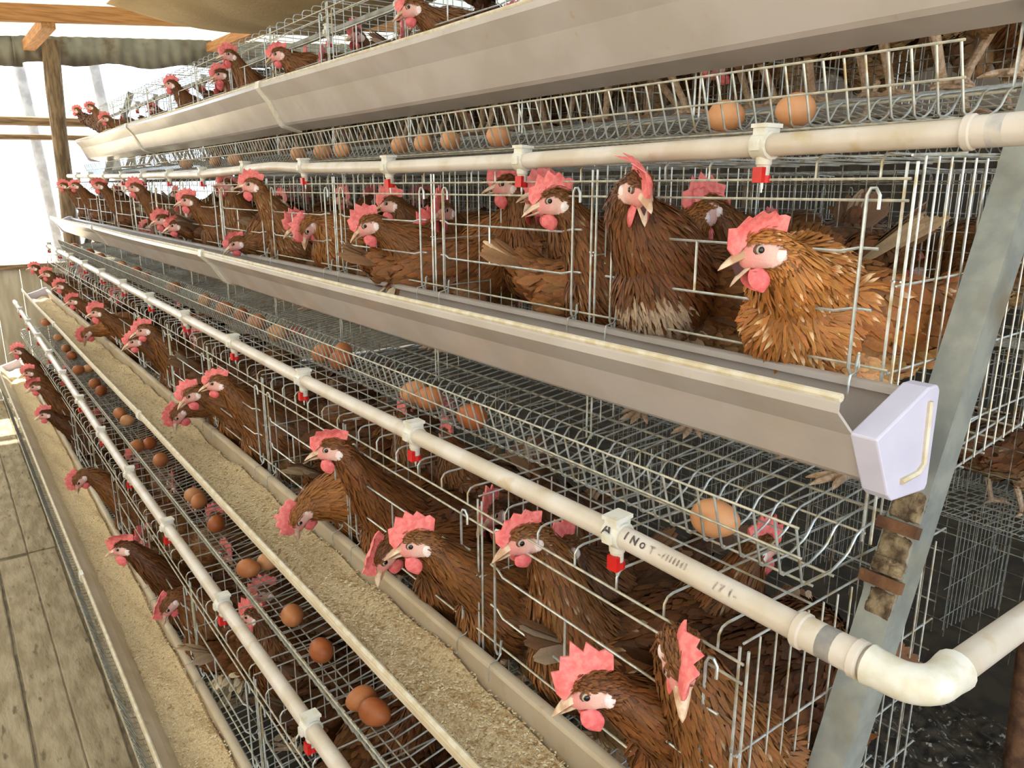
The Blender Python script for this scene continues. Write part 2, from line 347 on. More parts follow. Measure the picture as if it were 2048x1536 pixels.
# --- shared cage cell meshes (origin: front plane, partition, rail 1)
def cell_meshes():
    d = {}
    mb = MB()
    for z, r in ((0, 0.0016), (-0.021, 0.0016), (-0.192, 0.0016)):
        mb.tube([(0, 0, z), (0, P, z)], r, 6)
    d['front_rails'] = mb.mesh('front_rails', 'wire_dusty')
    mb = MB()
    for y in (-0.004, 0.006):
        mb.tube([(0.001, y, 0.016), (0.001, y, FL-0.01)], 0.0017, 6)
    mb.tube([(-0.004, -0.004, -0.1), (0.005, 0.001, -0.1), (0.0, 0.008, -0.1), (-0.005, 0.002, -0.1)], 0.0012, 5)
    d['corner_post'] = mb.mesh('corner_post', 'wire')
    # sliding door: two hooked uprights, cross bars, centre stub
    mb = MB(); ya, yb = 0.040, P-0.045
    for y in (ya, yb):
        mb.tube([(-0.003, y-0.012, -0.030), (-0.003, y-0.012, -0.016), (-0.004, y-0.008, -0.009), (-0.005, y-0.003, -0.009), (-0.006, y, -0.016), (-0.006, y, -0.195), (-0.004, y-0.003, -0.203), (-0.002, y-0.006, -0.205), (-0.001, y-0.008, -0.180)], 0.0019, 6)
    for z in (-0.073, -0.136):
        mb.tube([(-0.002, ya-0.016, z+0.004), (-0.003, ya+0.004, z+0.004), (-0.008, ya+0.022, z), (-0.008, yb-0.022, z), (-0.004, yb-0.004, z+0.004), (-0.003, yb+0.014, z+0.004)], 0.0017, 6)
    ym = (ya+yb)/2+0.03
    mb.tube([(-0.008, ym, -0.073), (-0.008, ym, -0.136)], 0.0017, 6)
    d['door'] = mb.mesh('door', 'wire')
    # roof hoops
    mb = MB(); n = 6
    for i in range(n):
        y = 0.032+i*(P-0.02)/n
        mb.tube([(0.001, y, 0.0), (0.001, y, 0.016), (0.006, y, 0.023), (0.014, y, 0.025), (DEP, y, 0.025)], WR, 5)
    for x in (0.11, 0.24, DEP): mb.tube([(x, 0, 0.027), (x, P, 0.027)], 0.0013, 5)
    d['roof_wires'] = mb.mesh('roof_wires', 'wire')
    # side partition
    mb = MB(); x = 0.024
    while x < DEP:
        mb.tube([(x, 0, 0.022), (x, 0, FL+0.01+x*0.12)], 0.0012, 5); x += 0.027
    for z in (0.022, -0.105, -0.196, -0.29): mb.tube([(0, 0.002, z), (DEP, 0.002, z+0.01)], 0.0014, 5)
    d['partition'] = mb.mesh('partition', 'wire')
    # back mesh
    mb = MB(); y = 0.02
    while y < P: mb.tube([(DEP, y, 0.025), (DEP, y, FL+0.05)], 0.0011, 5); y += 0.042
    for z in (0.0, -0.07, -0.14, -0.21, -0.28): mb.tube([(DEP, 0, z), (DEP, P, z)], 0.0011, 5)
    d['back_mesh'] = mb.mesh('back_mesh', 'wire_grimy')
    return d
CM = cell_meshes()
def make_cage(loc, label, group, mirror=False, last=False):
    e = empty('wire_cage', loc); tag(e, label, 'cage', group)
    if mirror: e.scale = (-1, 1, 1)
    for k, me in CM.items():
        o = link(k, me, e)
        if k != 'door': o['kind'] = 'stuff'
    if last:
        for k in ('partition', 'corner_post'):
            o = link(k, CM[k], e, (0, P, 0)); o['kind'] = 'stuff'
    return e
for tk, t in T.items():
    for i in range(NC):
        make_cage((t['xf'], Y0+P*i, H+t['r1']), 'galvanised wire cage in the %s, %s from the steel leg' % (t['name'], ORD[i]), 'wire cages of the %s' % t['name'], last=(i == NC-1))
for tk, ncell in (('A', 12), ('B', 12), ('C', 9), ('D', 4)):
    t = T[tk]
    for i in range(ncell):
        make_cage((2*XC-t['xf'], Y0+P*i, H+t['r1']), 'shadowed wire cage on the far side of the rack, %s, %s from near end' % (t['name'], ORD[i]), 'wire cages on the far side', True, last=(i == ncell-1))

# --- rolled-out wire floors with egg trays
def make_tray(tk, mirror=False, y1=None):
    t = T[tk]; xf = t['xf']; (lx, lz), (bx, bz) = t['tl'], t['tb']; ya, yb = Y0, (y1 or YE)
    e = empty('egg_tray', ((2*XC if mirror else 0), 0, H))
    if mirror: e.scale = (-1, 1, 1)
    tag(e, ('wire floor and egg tray on the far side of the rack, %s' if mirror else 'wire cage floor rolling out into an egg tray, %s') % t['name'], 'egg tray', 'egg trays')
    mb = MB(); y = ya+0.004; k = 0
    while y < yb:
        j = lambda: random.uniform(-0.0008, 0.0008)
        mb.tube([(lx+j(), y+j(), lz), (bx-0.002, y, bz+0.003), (bx+0.003, y, bz), (bx+0.05, y, bz-0.001), (xf-0.036, y, bz+0.008), (xf-0.028, y, bz+0.013), (xf-0.016, y, bz+0.028), (xf-0.006, y, bz+0.033), (xf+0.2, y, bz+0.058), (xf+DEP, y, bz+0.083)], 0.00155, 5)
        y += 0.0252
    o = mb.obj('floor_wires', 'wire', e); o['kind'] = 'stuff'
    mb = MB()
    def lw(x, z, r=0.0015):
        mb.tube([(x, ya, z), (x, (ya+yb)/2, z), (x, yb, z)], r, 6)
    lw(lx-0.002, lz); lw((lx+bx)/2-0.003, (lz+bz)/2); lw(bx+0.012, bz-0.003); lw(bx+0.05, bz-0.004)
    for x in np.arange(xf-0.005, xf+DEP, 0.055): lw(x, bz+0.030+(x-xf)*0.125)
    o = mb.obj('long_wires', 'wire_dusty', e); o['kind'] = 'stuff'
for tk in 'ABCD': make_tray(tk)
for tk, n in (('A', 12), ('B', 12), ('C', 9)): make_tray(tk, True, Y0+P*n)

# --- feed troughs
def trough_profile(t):
    s = t['ts']; w = t['xf']-0.008-t['lip'][0]
    out = [(-0.002, 0.003), (-0.005, -0.003), (-0.005, -0.012), (0.025, -0.039*s), (0.059, -0.090*s), (0.066, -0.095*s), (w-0.008, -0.106*s), (w-0.001, -0.099*s), (w, -0.014), (w, -0.010)]
    return out
def make_trough(tk, mirror=False, y1=6.0):
    t = T[tk]; lx, lz = t['lip']; th = 0.0028; prof = trough_profile(t); w = prof[-1][0]
    e = empty('feed_trough', ((2*XC-lx if mirror else lx), 0, H+lz))
    if mirror: e.scale = (-1, 1, 1)
    tag(e, ('grey feed trough on the far side of the rack, %s' if mirror else {'A': 'glossy beige-grey feed trough along the top tier, seen from below', 'B': 'beige-grey feed trough of the second tier with the pale end cap', 'C': 'long cream feed trough of the third tier, full of feed', 'D': 'lowest cream feed trough beside the plank floor'}[tk]+'%.0s') % t['name'], 'trough', 'feed troughs')
    # offset profile for thickness
    def inner(pr):
        r = []
        for i, (a, b) in enumerate(pr):
            p0 = pr[max(0, i-1)]; p1 = pr[min(len(pr)-1, i+1)]
            dx, dz = p1[0]-p0[0], p1[1]-p0[1]; L = math.hypot(dx, dz); r.append((a-dz/L*th, b+dx/L*th))
        return r
    inn = inner(prof); poly = prof+inn[::-1]
    joints = [0.362, 2.42, 4.36, y1] if y1 > 5 else [0.362, y1]
    for a, b in zip(joints[:-1], joints[1:]):
        mb = MB(); n = len(poly); segs = 10; vs = []
        for k in range(segs+1):
            y = a+(b-a)*k/segs; dz = -0.004*math.sin(math.pi*k/segs)
            vs += [(p, y, q+dz) for p, q in poly]
        fs = [tuple(range(n)), tuple(range(segs*n+n-1, segs*n-1, -1))]
        for k in range(segs):
            for i in range(n): fs.append((k*n+i, k*n+(i+1) % n, (k+1)*n+(i+1) % n, (k+1)*n+i))
        mb.add(vs, fs); mb.obj('channel', 'pvc_dusty' if tk in 'CD' else 'pvc_trough', e, ang=8)
        mb = MB()
        mb.tube([(-0.001, a, 0.002), (-0.001, (a+b)/2, -0.002), (-0.001, b, 0.002)], 0.0042, 8); mb.obj('outer_lip', 'pvc_lip', e)
        mb = MB(); pl = [(w-0.001, -0.008), (w+0.003, -0.006), (w+0.003, 0.0), (w-0.004, 0.003), (w-0.012, 0.001), (w-0.013, -0.006), (w-0.005, -0.006)]
        mb.prism(pl, a, b, lambda p, q, y: (p, y, q-0.010)); mb.obj('back_flange', 'pvc_dusty' if tk in 'CD' else 'pvc_trough', e)
    if not mirror:
        op = [(p*1.0, q) for p, q in prof[:6]]
        for y in joints[1:-1]:
            big = [(-0.007, 0.007), (-0.010, -0.002), (-0.010, -0.013), (0.0225, -0.042*t['ts']), (0.056, -0.094*t['ts']), (0.064, -0.0995*t['ts']), (w-0.006, -0.1105*t['ts']), (w-0.006, -0.1065*t['ts'])]
            small = [(p+0.001, q+0.001) for p, q in prof[:7]]
            mb = MB(); mb.prism(big+[(w-0.02, -0.104*t['ts']), (0.066, -0.094*t['ts']), (0.059, -0.089*t['ts']), (0.025, -0.038*t['ts']), (-0.004, -0.012), (-0.004, -0.002), (0.002, 0.008)], y-0.017, y+0.017, lambda p, q, yy: (p, yy, q)); mb.obj('joint_sleeve', 'pvc_white', e)
        # end caps
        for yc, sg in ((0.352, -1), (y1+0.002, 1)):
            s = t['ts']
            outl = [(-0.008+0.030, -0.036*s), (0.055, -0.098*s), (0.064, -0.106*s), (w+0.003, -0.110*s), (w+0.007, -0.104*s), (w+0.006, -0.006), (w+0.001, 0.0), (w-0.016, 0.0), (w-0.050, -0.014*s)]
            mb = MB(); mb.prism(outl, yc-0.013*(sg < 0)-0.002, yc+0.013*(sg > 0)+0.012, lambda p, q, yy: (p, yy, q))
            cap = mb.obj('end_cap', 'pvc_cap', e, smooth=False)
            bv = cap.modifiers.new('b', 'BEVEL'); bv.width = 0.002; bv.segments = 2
            mb = MB(); ys = yc+0.016*sg
            mb.tube([(w-0.014, ys, -0.014), (w-0.010, ys, -0.078*s), (w-0.02, ys, -0.086*s), (0.075, ys, -0.088*s)], 0.0032, 6); mb.obj('cap_ridge', 'pvc_lip', cap)
        # hanging hooks over the back edge
        for i in range(NC):
            for dy in (0.03, 0.40):
                y = Y0+P*i+dy
                mb = MB(); mb.tube([(w+0.010, y+0.004, 0.016), (w+0.006, y, 0.002), (w-0.002, y-0.003, -0.002), (w-0.016, y-0.004, -0.004), (w-0.018, y-0.004, -0.010), (w-0.018, y-0.004, -0.030)], 0.0012, 5)
                if i < 5: mb.obj('hook', 'wire', e)
    return e
for tk in 'ABCD': make_trough(tk)
for tk, yy in (('A', 4.9), ('B', 4.9), ('C', 4.4)): make_trough(tk, True, yy)

# --- feed in the two lower troughs
def make_feed(tk, level, label, ny, nx, nfl):
    t = T[tk]; lx, lz = t['lip']; w = trough_profile(t)[-1][0]
    xa = lx+0.060-(level+0.090)*0.0 ; 
    # outer wall x at this level (profile slopes from (.025,-.039) to (.059,-.09))
    xa = lx+0.025+(-0.039-level)/0.051*0.034+0.002; xb = lx+w-0.003
    mb = MB(); vs = []; y0, y1 = 0.40, 5.98
    ys = y0+(y1-y0)*(np.linspace(0, 1, ny)**1.6)
    def hgt(x, y):
        u = (x-xa)/(xb-xa)
        return H+lz+level+0.007*math.sin(y*6.1+1)*math.sin(y*2.3)+0.004*math.sin(y*31+u*5)+0.010*(u-0.5)+0.004*math.sin(y*13+u*9)
    for y in ys:
        for k in range(nx+1):
            x = xa+(xb-xa)*k/nx; vs.append((x, y, hgt(x, y)+random.uniform(-1, 1)*0.0012-(0.012 if k in (0, nx) else 0)))
    fs = [(i*(nx+1)+k, i*(nx+1)+k+1, (i+1)*(nx+1)+k+1, (i+1)*(nx+1)+k) for i in range(len(ys)-1) for k in range(nx)]
    mb.add(vs, fs); o = mb.obj('feed_mash', 'feed'); o.data.polygons.foreach_set('use_smooth', [True]*len(o.data.polygons))
    tag(o, label, 'feed', kind='stuff')
    mb = MB()
    for i in range(nfl):
        y = y0+(y1-y0)*random.random()**2.2; x = random.uniform(xa+0.003, xb-0.003); z = hgt(x, y)+0.0008; a = random.uniform(0, 6.28); l = random.uniform(0.0014, 0.0042); s = l*random.uniform(0.35, 0.8)
        c, d = math.cos(a)*l, math.sin(a)*l; tl = random.uniform(-0.001, 0.0014)
        mb.add([(x-c, y-d, z), (x+d*s/l, y-c*s/l, z+0.0006), (x+c, y+d, z+tl), (x-d*s/l, y+c*s/l, z+0.0009)], [(0, 1, 2, 3)])
    o2 = mb.obj('flakes', 'flake', o, smooth=False); o2['kind'] = 'stuff'
make_feed('C', -0.058, 'tan ground feed lying in the third-tier trough', 700, 14, 14000)
make_feed('D', -0.062, 'tan ground feed lying in the lowest trough by the floor', 500, 12, 9000)

# --- water pipes with nipple drinkers
def nipple_meshes():
    R0 = 0.0128
    mb = MB()   # saddle clip with square top block
    ring = []
    for k in range(17):
        a = math.radians(-90+360*k/16); ring.append((math.cos(a)*(R0+0.0032), math.sin(a)*(R0+0.0032)))
    n = 16
    vs = []
    for y in (-0.011, 0.011):
        for k in range(n):
            a = 2*math.pi*k/n
            vs.append((math.cos(a)*(R0+0.003), y, math.sin(a)*(R0+0.003)))
    for y in (-0.011, 0.011):
        for k in range(n):
            a = 2*math.pi*k/n
            vs.append((math.cos(a)*(R0-0.001), y, math.sin(a)*(R0-0.001)))
    fs = []
    for k in range(n):
        k2 = (k+1) % n
        fs += [(k, k2, n+k2, n+k), (2*n+k, 3*n+k, 3*n+k2, 2*n+k2), (k, 2*n+k, 2*n+k2, k2), (n+k, n+k2, 3*n+k2, 3*n+k)]
    mb.add(vs, fs)
    mb.box((-0.0115, -0.009, R0-0.002), (0.0115, 0.009, R0+0.0095)); mb.box((-0.0135, -0.011, R0+0.006), (0.0135, 0.011, R0+0.0105))
    mb.box((-R0-0.006, -0.006, -0.006), (-R0, 0.006, 0.006))
    mb.tube([(0, 0, -R0), (0, 0, -R0-0.008), (0, 0, -R0-0.009), (0, 0, -R0-0.024)], [0.0095, 0.0090, 0.0078, 0.0074], 14)
    clip = mb.mesh('nipple_drinker', 'pvc_white')
    mb = MB()
    mb.tube([(0, 0, -R0-0.020), (0, 0, -R0-0.028)], 0.0094, 14)
    mb.box((-0.0110, -0.0090, -R0-0.028), (-0.0050, 0.0050, -R0-0.011))
    red = mb.mesh('red_collar', 'red_plastic', smooth=False)
    mb = MB(); mb.tube([(0, 0, -R0-0.026), (0, 0, -R0-0.035)], 0.0020, 8); mb.tube([(0, 0, -R0-0.034), (0, 0, -R0-0.039)], 0.0012, 6)
    pin = mb.mesh('pin', 'wire')
    return clip, red, pin
NM = nipple_meshes()
def smooth_path(pts, step=0.1):
    pts = sorted([Vector(p) for p in pts], key=lambda p: p.y); out = []
    ys = np.array([p.y for p in pts]); n = max(2, int((ys[-1]-ys[0])/step))
    for y in np.linspace(ys[0], ys[-1], n): out.append(Vector((np.interp(y, ys, [p.x for p in pts]), y, np.interp(y, ys, [p.z for p in pts]))))
    return out
def pipe_z(path, y): return float(np.interp(y, [p.y for p in path], [p.z for p in path]))
PIPES = {}
def make_pipe(tk, path, label, y_first=0.562, mirror=False, n=12):
    e = empty('water_pipe', (path[0].x, 0, 0)); x0 = path[0].x
    tag(e, label, 'water pipe', 'water pipes')
    mb = MB(); mb.tube([(p.x-x0, p.y, p.z) for p in path], 0.0126 if tk != 'A' else 0.0095, 14); mb.obj('pipe', 'pvc_pipe' if tk != 'A' else 'pvc_grey', e)
    for i in range(n):
        y = y_first+P*i
        if y > path[-1].y-0.05: break
        o = link('nipple_drinker', NM[0], e, (0, y, pipe_z(path, y)))
        r = link('red_collar', NM[1], o); q = link('pin', NM[2], o)
        o.rotation_euler = (0, random.uniform(-0.05, 0.05), random.uniform(-0.15, 0.15))
    PIPES[tk] = e
    return e
def sleeve(e, a, b, r, name='coupling', mt='pvc_pipe'):
    mb = MB(); a = Vector(a); b = Vector(b); d = (b-a).normalized()
    mb.tube([a, a+d*0.002, a+d*0.008, a+d*0.0095, b-d*0.0095, b-d*0.008, b-d*0.002, b], [r+0.0004, r+0.0022, r+0.0022, r+0.0004, r+0.0004, r+0.0022, r+0.0022, r+0.0004], 16)
    return mb.obj(name, mt, e)
pa = smooth_path([(1.06, 0.40, H+0.458), (1.06, 6.0, H+0.458)]); make_pipe('A', pa, 'dusty water pipe along the top tier behind the cage fronts')
pbp = [at_x(x, y, 0.771) for x, y in ((137, 352), (239, 353), (403, 349), (506, 337), (545, 333), (612, 336), (787, 334), (1042, 322), (1515, 292), (2000, 261), (2190, 249))]
pb = smooth_path(pbp, 0.06); eB = make_pipe('B', pb, 'white water pipe running above the second-tier cage fronts')
z = pipe_z(pb, 0.34); sleeve(eB, (0, 0.348, z), (0, 0.27, z+0.0015), 0.0142)
mb = MB(); mb.tube([(0, 0.326, z+0.0004), (0, 0.312, z+0.0008)], 0.0147, 16); mb.obj('cement_band', 'glue', eB)
pc = smooth_path([(0.56, 0.262, H-0.376), (0.56, 0.55, H-0.371), (0.56, 1.0, H-0.3755), (0.56, 1.44, H-0.3785), (0.56, 2.4, H-0.372), (0.56, 4.0, H-0.36), (0.56, 5.95, H-0.345)], 0.06)
eC = make_pipe('C', pc, 'white water pipe of the third tier ending in a corner elbow')
zc = pipe_z(pc, 0.3)
sleeve(eC, (0, 0.336, zc), (0, 0.2735, zc), 0.0146)
mb = MB(); mb.tube([(0, 0.311, zc), (0, 0.297, zc)], 0.0150, 16); mb.obj('cement_band', 'glue', eC)
mb = MB(); arc = [(0, 0.270, zc), (0, 0.262, zc), (0, 0.25, zc)]
cx, cy, rr = 0.024, 0.249, 0.024
for k in range(9):
    a = math.radians(180+90*k/8); arc.append((cx+math.cos(a)*rr, cy+math.sin(a)*rr, zc))
arc += [(0.036, 0.225, zc), (0.048, 0.225, zc)]
mb.tube(arc, [0.0172, 0.0160]+[0.0157]*(len(arc)-4)+[0.0160, 0.0172], 18); mb.obj('elbow', 'pvc_white', eC)
mb = MB(); mb.tube([(0.04, 0.225, zc), (0.45, 0.222, zc-0.006)], 0.0128, 14); mb.obj('cross_pipe', 'pvc_pipe', eC)
pd = smooth_path([(0.36, 0.40, H-0.815), (0.36, 2.6, H-0.815), (0.36, 5.95, H-0.72)], 0.2); make_pipe('D', pd, 'white water pipe of the bottom tier')
# handwriting on the pipe: A on the saddle, INOT and fading marks along the pipe
def pipe_text(txt, y, size, mt, parent, zc, rad, lift=0.0005, a0=35):
    cu = bpy.data.curves.new('t', 'FONT'); cu.body = txt; cu.size = size; cu.resolution_u = 3; cu.offset = 0.0003
    to = bpy.data.objects.new('t', cu); col.objects.link(to); bpy.context.view_layer.update()
    me = bpy.data.meshes.new_from_object(to.evaluated_get(bpy.context.evaluated_depsgraph_get()))
    bpy.data.objects.remove(to); bm = bmesh.new(); bm.from_mesh(me)
    bmesh.ops.subdivide_edges(bm, edges=[e for e in bm.edges if e.calc_length() > size*0.15], cuts=3)
    for v in bm.verts:
        # text x runs towards the near end (-y), text y goes up round the pipe (angle from -x side)
        an = math.radians(a0)*1.0 - (v.co.y/rad)
        X = -math.cos(math.radians(a0)-v.co.y/rad+0); ang = math.radians(180-a0)-v.co.y/rad
        v.co = Vector((math.cos(ang)*(rad+lift), y-v.co.x, zc+math.sin(ang)*(rad+lift)))
    bm.to_mesh(me); bm.free(); me.materials.clear(); me.materials.append(M[mt])
    return link('handwriting', me, parent)
pipe_text('A', 0.571, 0.021, 'ink', eC, pipe_z(pc, 0.56), 0.0161, a0=8)
pipe_text('I', 0.541, 0.013, 'ink', eC, pipe_z(pc, 0.54), 0.0127, a0=26)
pipe_text('N', 0.532, 0.013, 'ink', eC, pipe_z(pc, 0.53), 0.0127, a0=22)
pipe_text('O', 0.518, 0.009, 'ink', eC, pipe_z(pc, 0.51), 0.0127, a0=24)
pipe_text('T', 0.505, 0.011, 'ink_faint', eC, pipe_z(pc, 0.50), 0.0127, a0=22)
pipe_text('- / I I I I I I', 0.492, 0.009, 'ink_faint', eC, pipe_z(pc, 0.46), 0.0127, a0=28)
pipe_text('/ 7  I -', 0.42, 0.011, 'ink_faint', eC, pipe_z(pc, 0.40), 0.0127, a0=14)

# --- steel A-frame legs
def leg_x(z): return 0.871+0.388*(z-H+0.163)
def make_leg(ycorner, label, mirror=False, sgn=1):
    e = empty('frame_leg', ((2*XC if mirror else 0), ycorner, 0)); tag(e, label, 'steel leg', 'steel legs of the rack')
    if mirror: e.scale = (-1, 1, 1)
    z0, z1 = 0.0, H+0.62; d = Vector((0.388, 0, 1)).normalized(); nrm = Vector((1, 0, -0.388)).normalized()   # into the rack
    a = Vector((leg_x(z0), 0, z0)); b = Vector((leg_x(z1), 0, z1)); th = 0.0035
    def slab(mb, p, q, u0, u1, v0, v1):
        vs = []
        for r in (p, q):
            for u, v in ((u0, v0), (u1, v0), (u1, v1), (u0, v1)): vs.append(r+nrm*u+Vector((0, v*sgn, 0)))
        mb.add(vs, [(0, 1, 2, 3), (7, 6, 5, 4), (0, 4, 5, 1), (1, 5, 6, 2), (2, 6, 7, 3), (3, 7, 4, 0)])
    mb = MB(); slab(mb, a, b, 0, th, 0, 0.036); mb.obj('aisle_flange', 'steel', e, smooth=False)
    mb = MB(); slab(mb, a, b, th, 0.042, 0, th); mb.obj('end_flange', 'steel', e, smooth=False)
    return e, slab, d
e1, slab, dd = make_leg(0.351, 'sloping galvanised steel angle leg at the near end of the rack')
def on_leg(z): return Vector((leg_x(z), 0, z))
# crusted brackets where the tray support meets the leg
for zc2, hh in ((H-0.357, 0.006), (H-0.414, 0.006)):
    mb = MB(); slab(mb, on_leg(zc2-hh), on_leg(zc2+hh), -0.012, 0.0, -0.004, 0.040); o = mb.obj('bracket', 'rust', e1, smooth=False)
def crust(z0, z1, y0, y1, th=0.0035):
    mb = MB(); n, mm = 10, 10; vs = []
    nrm = Vector((1, 0, -0.388)).normalized()
    for i in range(n+1):
        for j in range(mm+1):
            ed = i in (0, n) or j in (0, mm)
            z = z0+(z1-z0)*i/n; vs.append(on_leg(z)-nrm*(-0.001 if ed else th*random.uniform(0.4, 1.0))+Vector((0, y0+(y1-y0)*j/mm+random.uniform(-0.0007, 0.0007), random.uniform(-0.002, 0.002) if ed else 0)))
    mb.add(vs, [(i*(mm+1)+j, i*(mm+1)+j+1, (i+1)*(mm+1)+j+1, (i+1)*(mm+1)+j) for i in range(n) for j in range(mm)]); mb.obj('dried_crust', 'crust', e1)
crust(H-0.350, H-0.318, 0.000, 0.036, 0.004); crust(H-0.407, H-0.363, 0.001, 0.036, 0.0035); crust(H-0.408, H-0.388, 0.0, 0.037, 0.009); crust(H-0.450, H-0.421, 0.0, 0.030, 0.002)
make_leg(YE+0.06, 'steel angle leg at the far end of the rack', sgn=-1)
make_leg(0.351, 'steel angle leg of the rack on its far side', mirror=True)

# --- eggs
def egg_mesh(mt):
    bm = bmesh.new(); bmesh.ops.create_uvsphere(bm, u_segments=24, v_segments=16, radius=1)
    for v in bm.verts:
        z = v.co.z; k = 0.0215*(1-0.10*z-0.02*z*z); v.co = Vector((v.co.x*k, v.co.y*k, z*0.0275))
    me = bpy.data.meshes.new('egg'); bm.to_mesh(me); bm.free()
    me.polygons.foreach_set('use_smooth', [True]*len(me.polygons)); me.materials.append(M[mt]); return me
EM = [egg_mesh('egg1'), egg_mesh('egg2'), egg_mesh('egg3')]
EGGS = {'A': [(1590, 222), (1453, 236), (997, 280), (900, 286), (848, 291), (800, 295), (685, 303), (645, 301), (597, 307), (470, 313), (430, 318), (372, 322)],
        'B': [(1430, 1040), (943, 835), (857, 797), (828, 785), (685, 693), (682, 720), (647, 706), (555, 665), (513, 644), (482, 630), (450, 618), (410, 601), (347, 575), (292, 555), (273, 540), (243, 530), (201, 514), (179, 502), (150, 488), (131, 482)],
        'C': [(750, 1425), (722, 1398), (642, 1300), (585, 1232), (538, 1122), (497, 1137), (433, 1047), (398, 1003), (388, 990), (321, 920), (299, 887), (277, 892), (255, 841), (240, 827), (203, 781), (190, 767), (177, 737), (162, 739), (144, 711), (132, 697), (117, 675), (91, 645), (80, 632)]}
for tk, L in EGGS.items():
    t = T[tk]; bx, bz = t['tb']; placed = []
    for i, (px, py) in enumerate(L):
        zc = H+bz+0.022
        if tk == 'A':
            p = at_x(px, py, bx+0.035)
        else:
            p = at_z(px, py, zc)
            lo, hi = t['tl'][0]+0.040, t['xf']-0.045
            if p.x < lo or p.x > hi: p = at_x(px, py, min(max(p.x, lo), hi))
        p.z = H+bz+0.0225; p.y = min(p.y, YE-0.04-0.046*(len(L)-1-i))
        for q in placed:        # keep eggs apart
            d = Vector((p.x-q.x, p.y-q.y, 0))
            if d.length < 0.043: d = d.normalized() if d.length > 1e-4 else Vector((0, 1, 0)); p = Vector((q.x, q.y, p.z))+d*0.0435
        placed.append(p.copy())
        o = link('egg', EM[(2 if tk == 'A' else [0, 1, 0, 2][(i*7+ord(tk)) % 4]) if i else (2 if tk != 'C' else 1)], None, p)  # top-tray and leading eggs get lighter shells in place of front light
        a = random.uniform(0, 6.28); o.rotation_euler = (math.radians(90)+random.uniform(-0.15, 0.15), 0, a)
        s = random.uniform(0.97, 1.05); o.scale = (s, s, s)
        tag(o, 'brown egg on the %s egg tray, %s egg from the steel leg' % (t['name'].replace(' ', '-'), ORD[i]), 'egg', 'eggs on the %s tray' % t['name'])

# --- manure heaps under the rack, rusty stake
mb = MB(); nx, ny = 60, 110; vs = []
for i in range(nx+1):
    for j in range(ny+1):
        x = 0.62+1.66*i/nx; y = 0.1+5.8*j/ny; u = i/nx
        z = 0.20*math.sin(math.pi*u)**0.8*(0.75+0.25*math.sin(y*3.1+u*4))+0.02*math.sin(x*41+y*13)*math.sin(y*37)+random.uniform(-0.012, 0.012)
        z *= min(1, max(0, (y-0.1)/0.35))
        vs.append((x, y, z-0.01))
mb.add(vs, [(i*(ny+1)+j, (i+1)*(ny+1)+j, (i+1)*(ny+1)+j+1, i*(ny+1)+j+1) for i in range(nx) for j in range(ny)])
tag(mb.obj('manure_heap', 'manure'), 'dark manure heap with white specks under the rack', 'manure', kind='stuff')
mb = MB(); a = at_z(2026, 1560, 0.02); b = at_x(2052, 1340, a.x+0.02); mb.tube([a, a.lerp(b, 0.5)+Vector((0.004, 0, 0)), b, b+(b-a)*0.3], [0.03, 0.028, 0.027, 0.026], 10)
tag(mb.obj('rusty_stake', 'rust'), 'rusty brown stake at the lower right corner', 'stake')
# ------------------------------------------------------------------ hens
def norm(v):
    v = np.asarray(v, float); return v/np.linalg.norm(v)
def bez(p0, p1, p2, p3, n):
    t = np.linspace(0, 1, n)[:, None]
    return (1-t)**3*p0+3*(1-t)**2*t*p1+3*(1-t)*t**2*p2+t**3*p3
_bm = bmesh.new(); bmesh.ops.create_icosphere(_bm, subdivisions=3, radius=1)
_SV = np.array([v.co[:] for v in _bm.verts]); _SF = [tuple(v.index for v in f.verts) for f in _bm.faces]; _bm.free()
_ts = bpy.data.scenes.new('workbench')
def remeshed(balls, voxel, iters):
    vs = []; fs = []; b = 0
    for c, Rm, rad in balls:
        v = (_SV*np.asarray(rad)) @ np.asarray(Rm).T + np.asarray(c)
        vs.append(v); fs += [(a+b, d+b, e+b) for a, d, e in _SF]; b += len(v)
    me = bpy.data.meshes.new('tmp'); me.from_pydata(np.concatenate(vs).tolist(), [], fs)
    o = bpy.data.objects.new('tmp', me); _ts.collection.objects.link(o)
    r = o.modifiers.new('r', 'REMESH'); r.mode = 'VOXEL'; r.voxel_size = voxel; r.use_smooth_shade = True
    s = o.modifiers.new('s', 'SMOOTH'); s.factor = 0.5; s.iterations = iters
    vl = _ts.view_layers[0]; vl.update()
    out = bpy.data.meshes.new_from_object(o.evaluated_get(vl.depsgraph))
    bpy.data.objects.remove(o); bpy.data.meshes.remove(me)
    return out
I3 = np.eye(3)
def frame_x(d, up=(0, 0, 1)):
    x = norm(d); y = norm(np.cross(up, x)); z = np.cross(x, y); return np.stack([x, y, z], 1)   # columns
HS = 1.18     # head scale

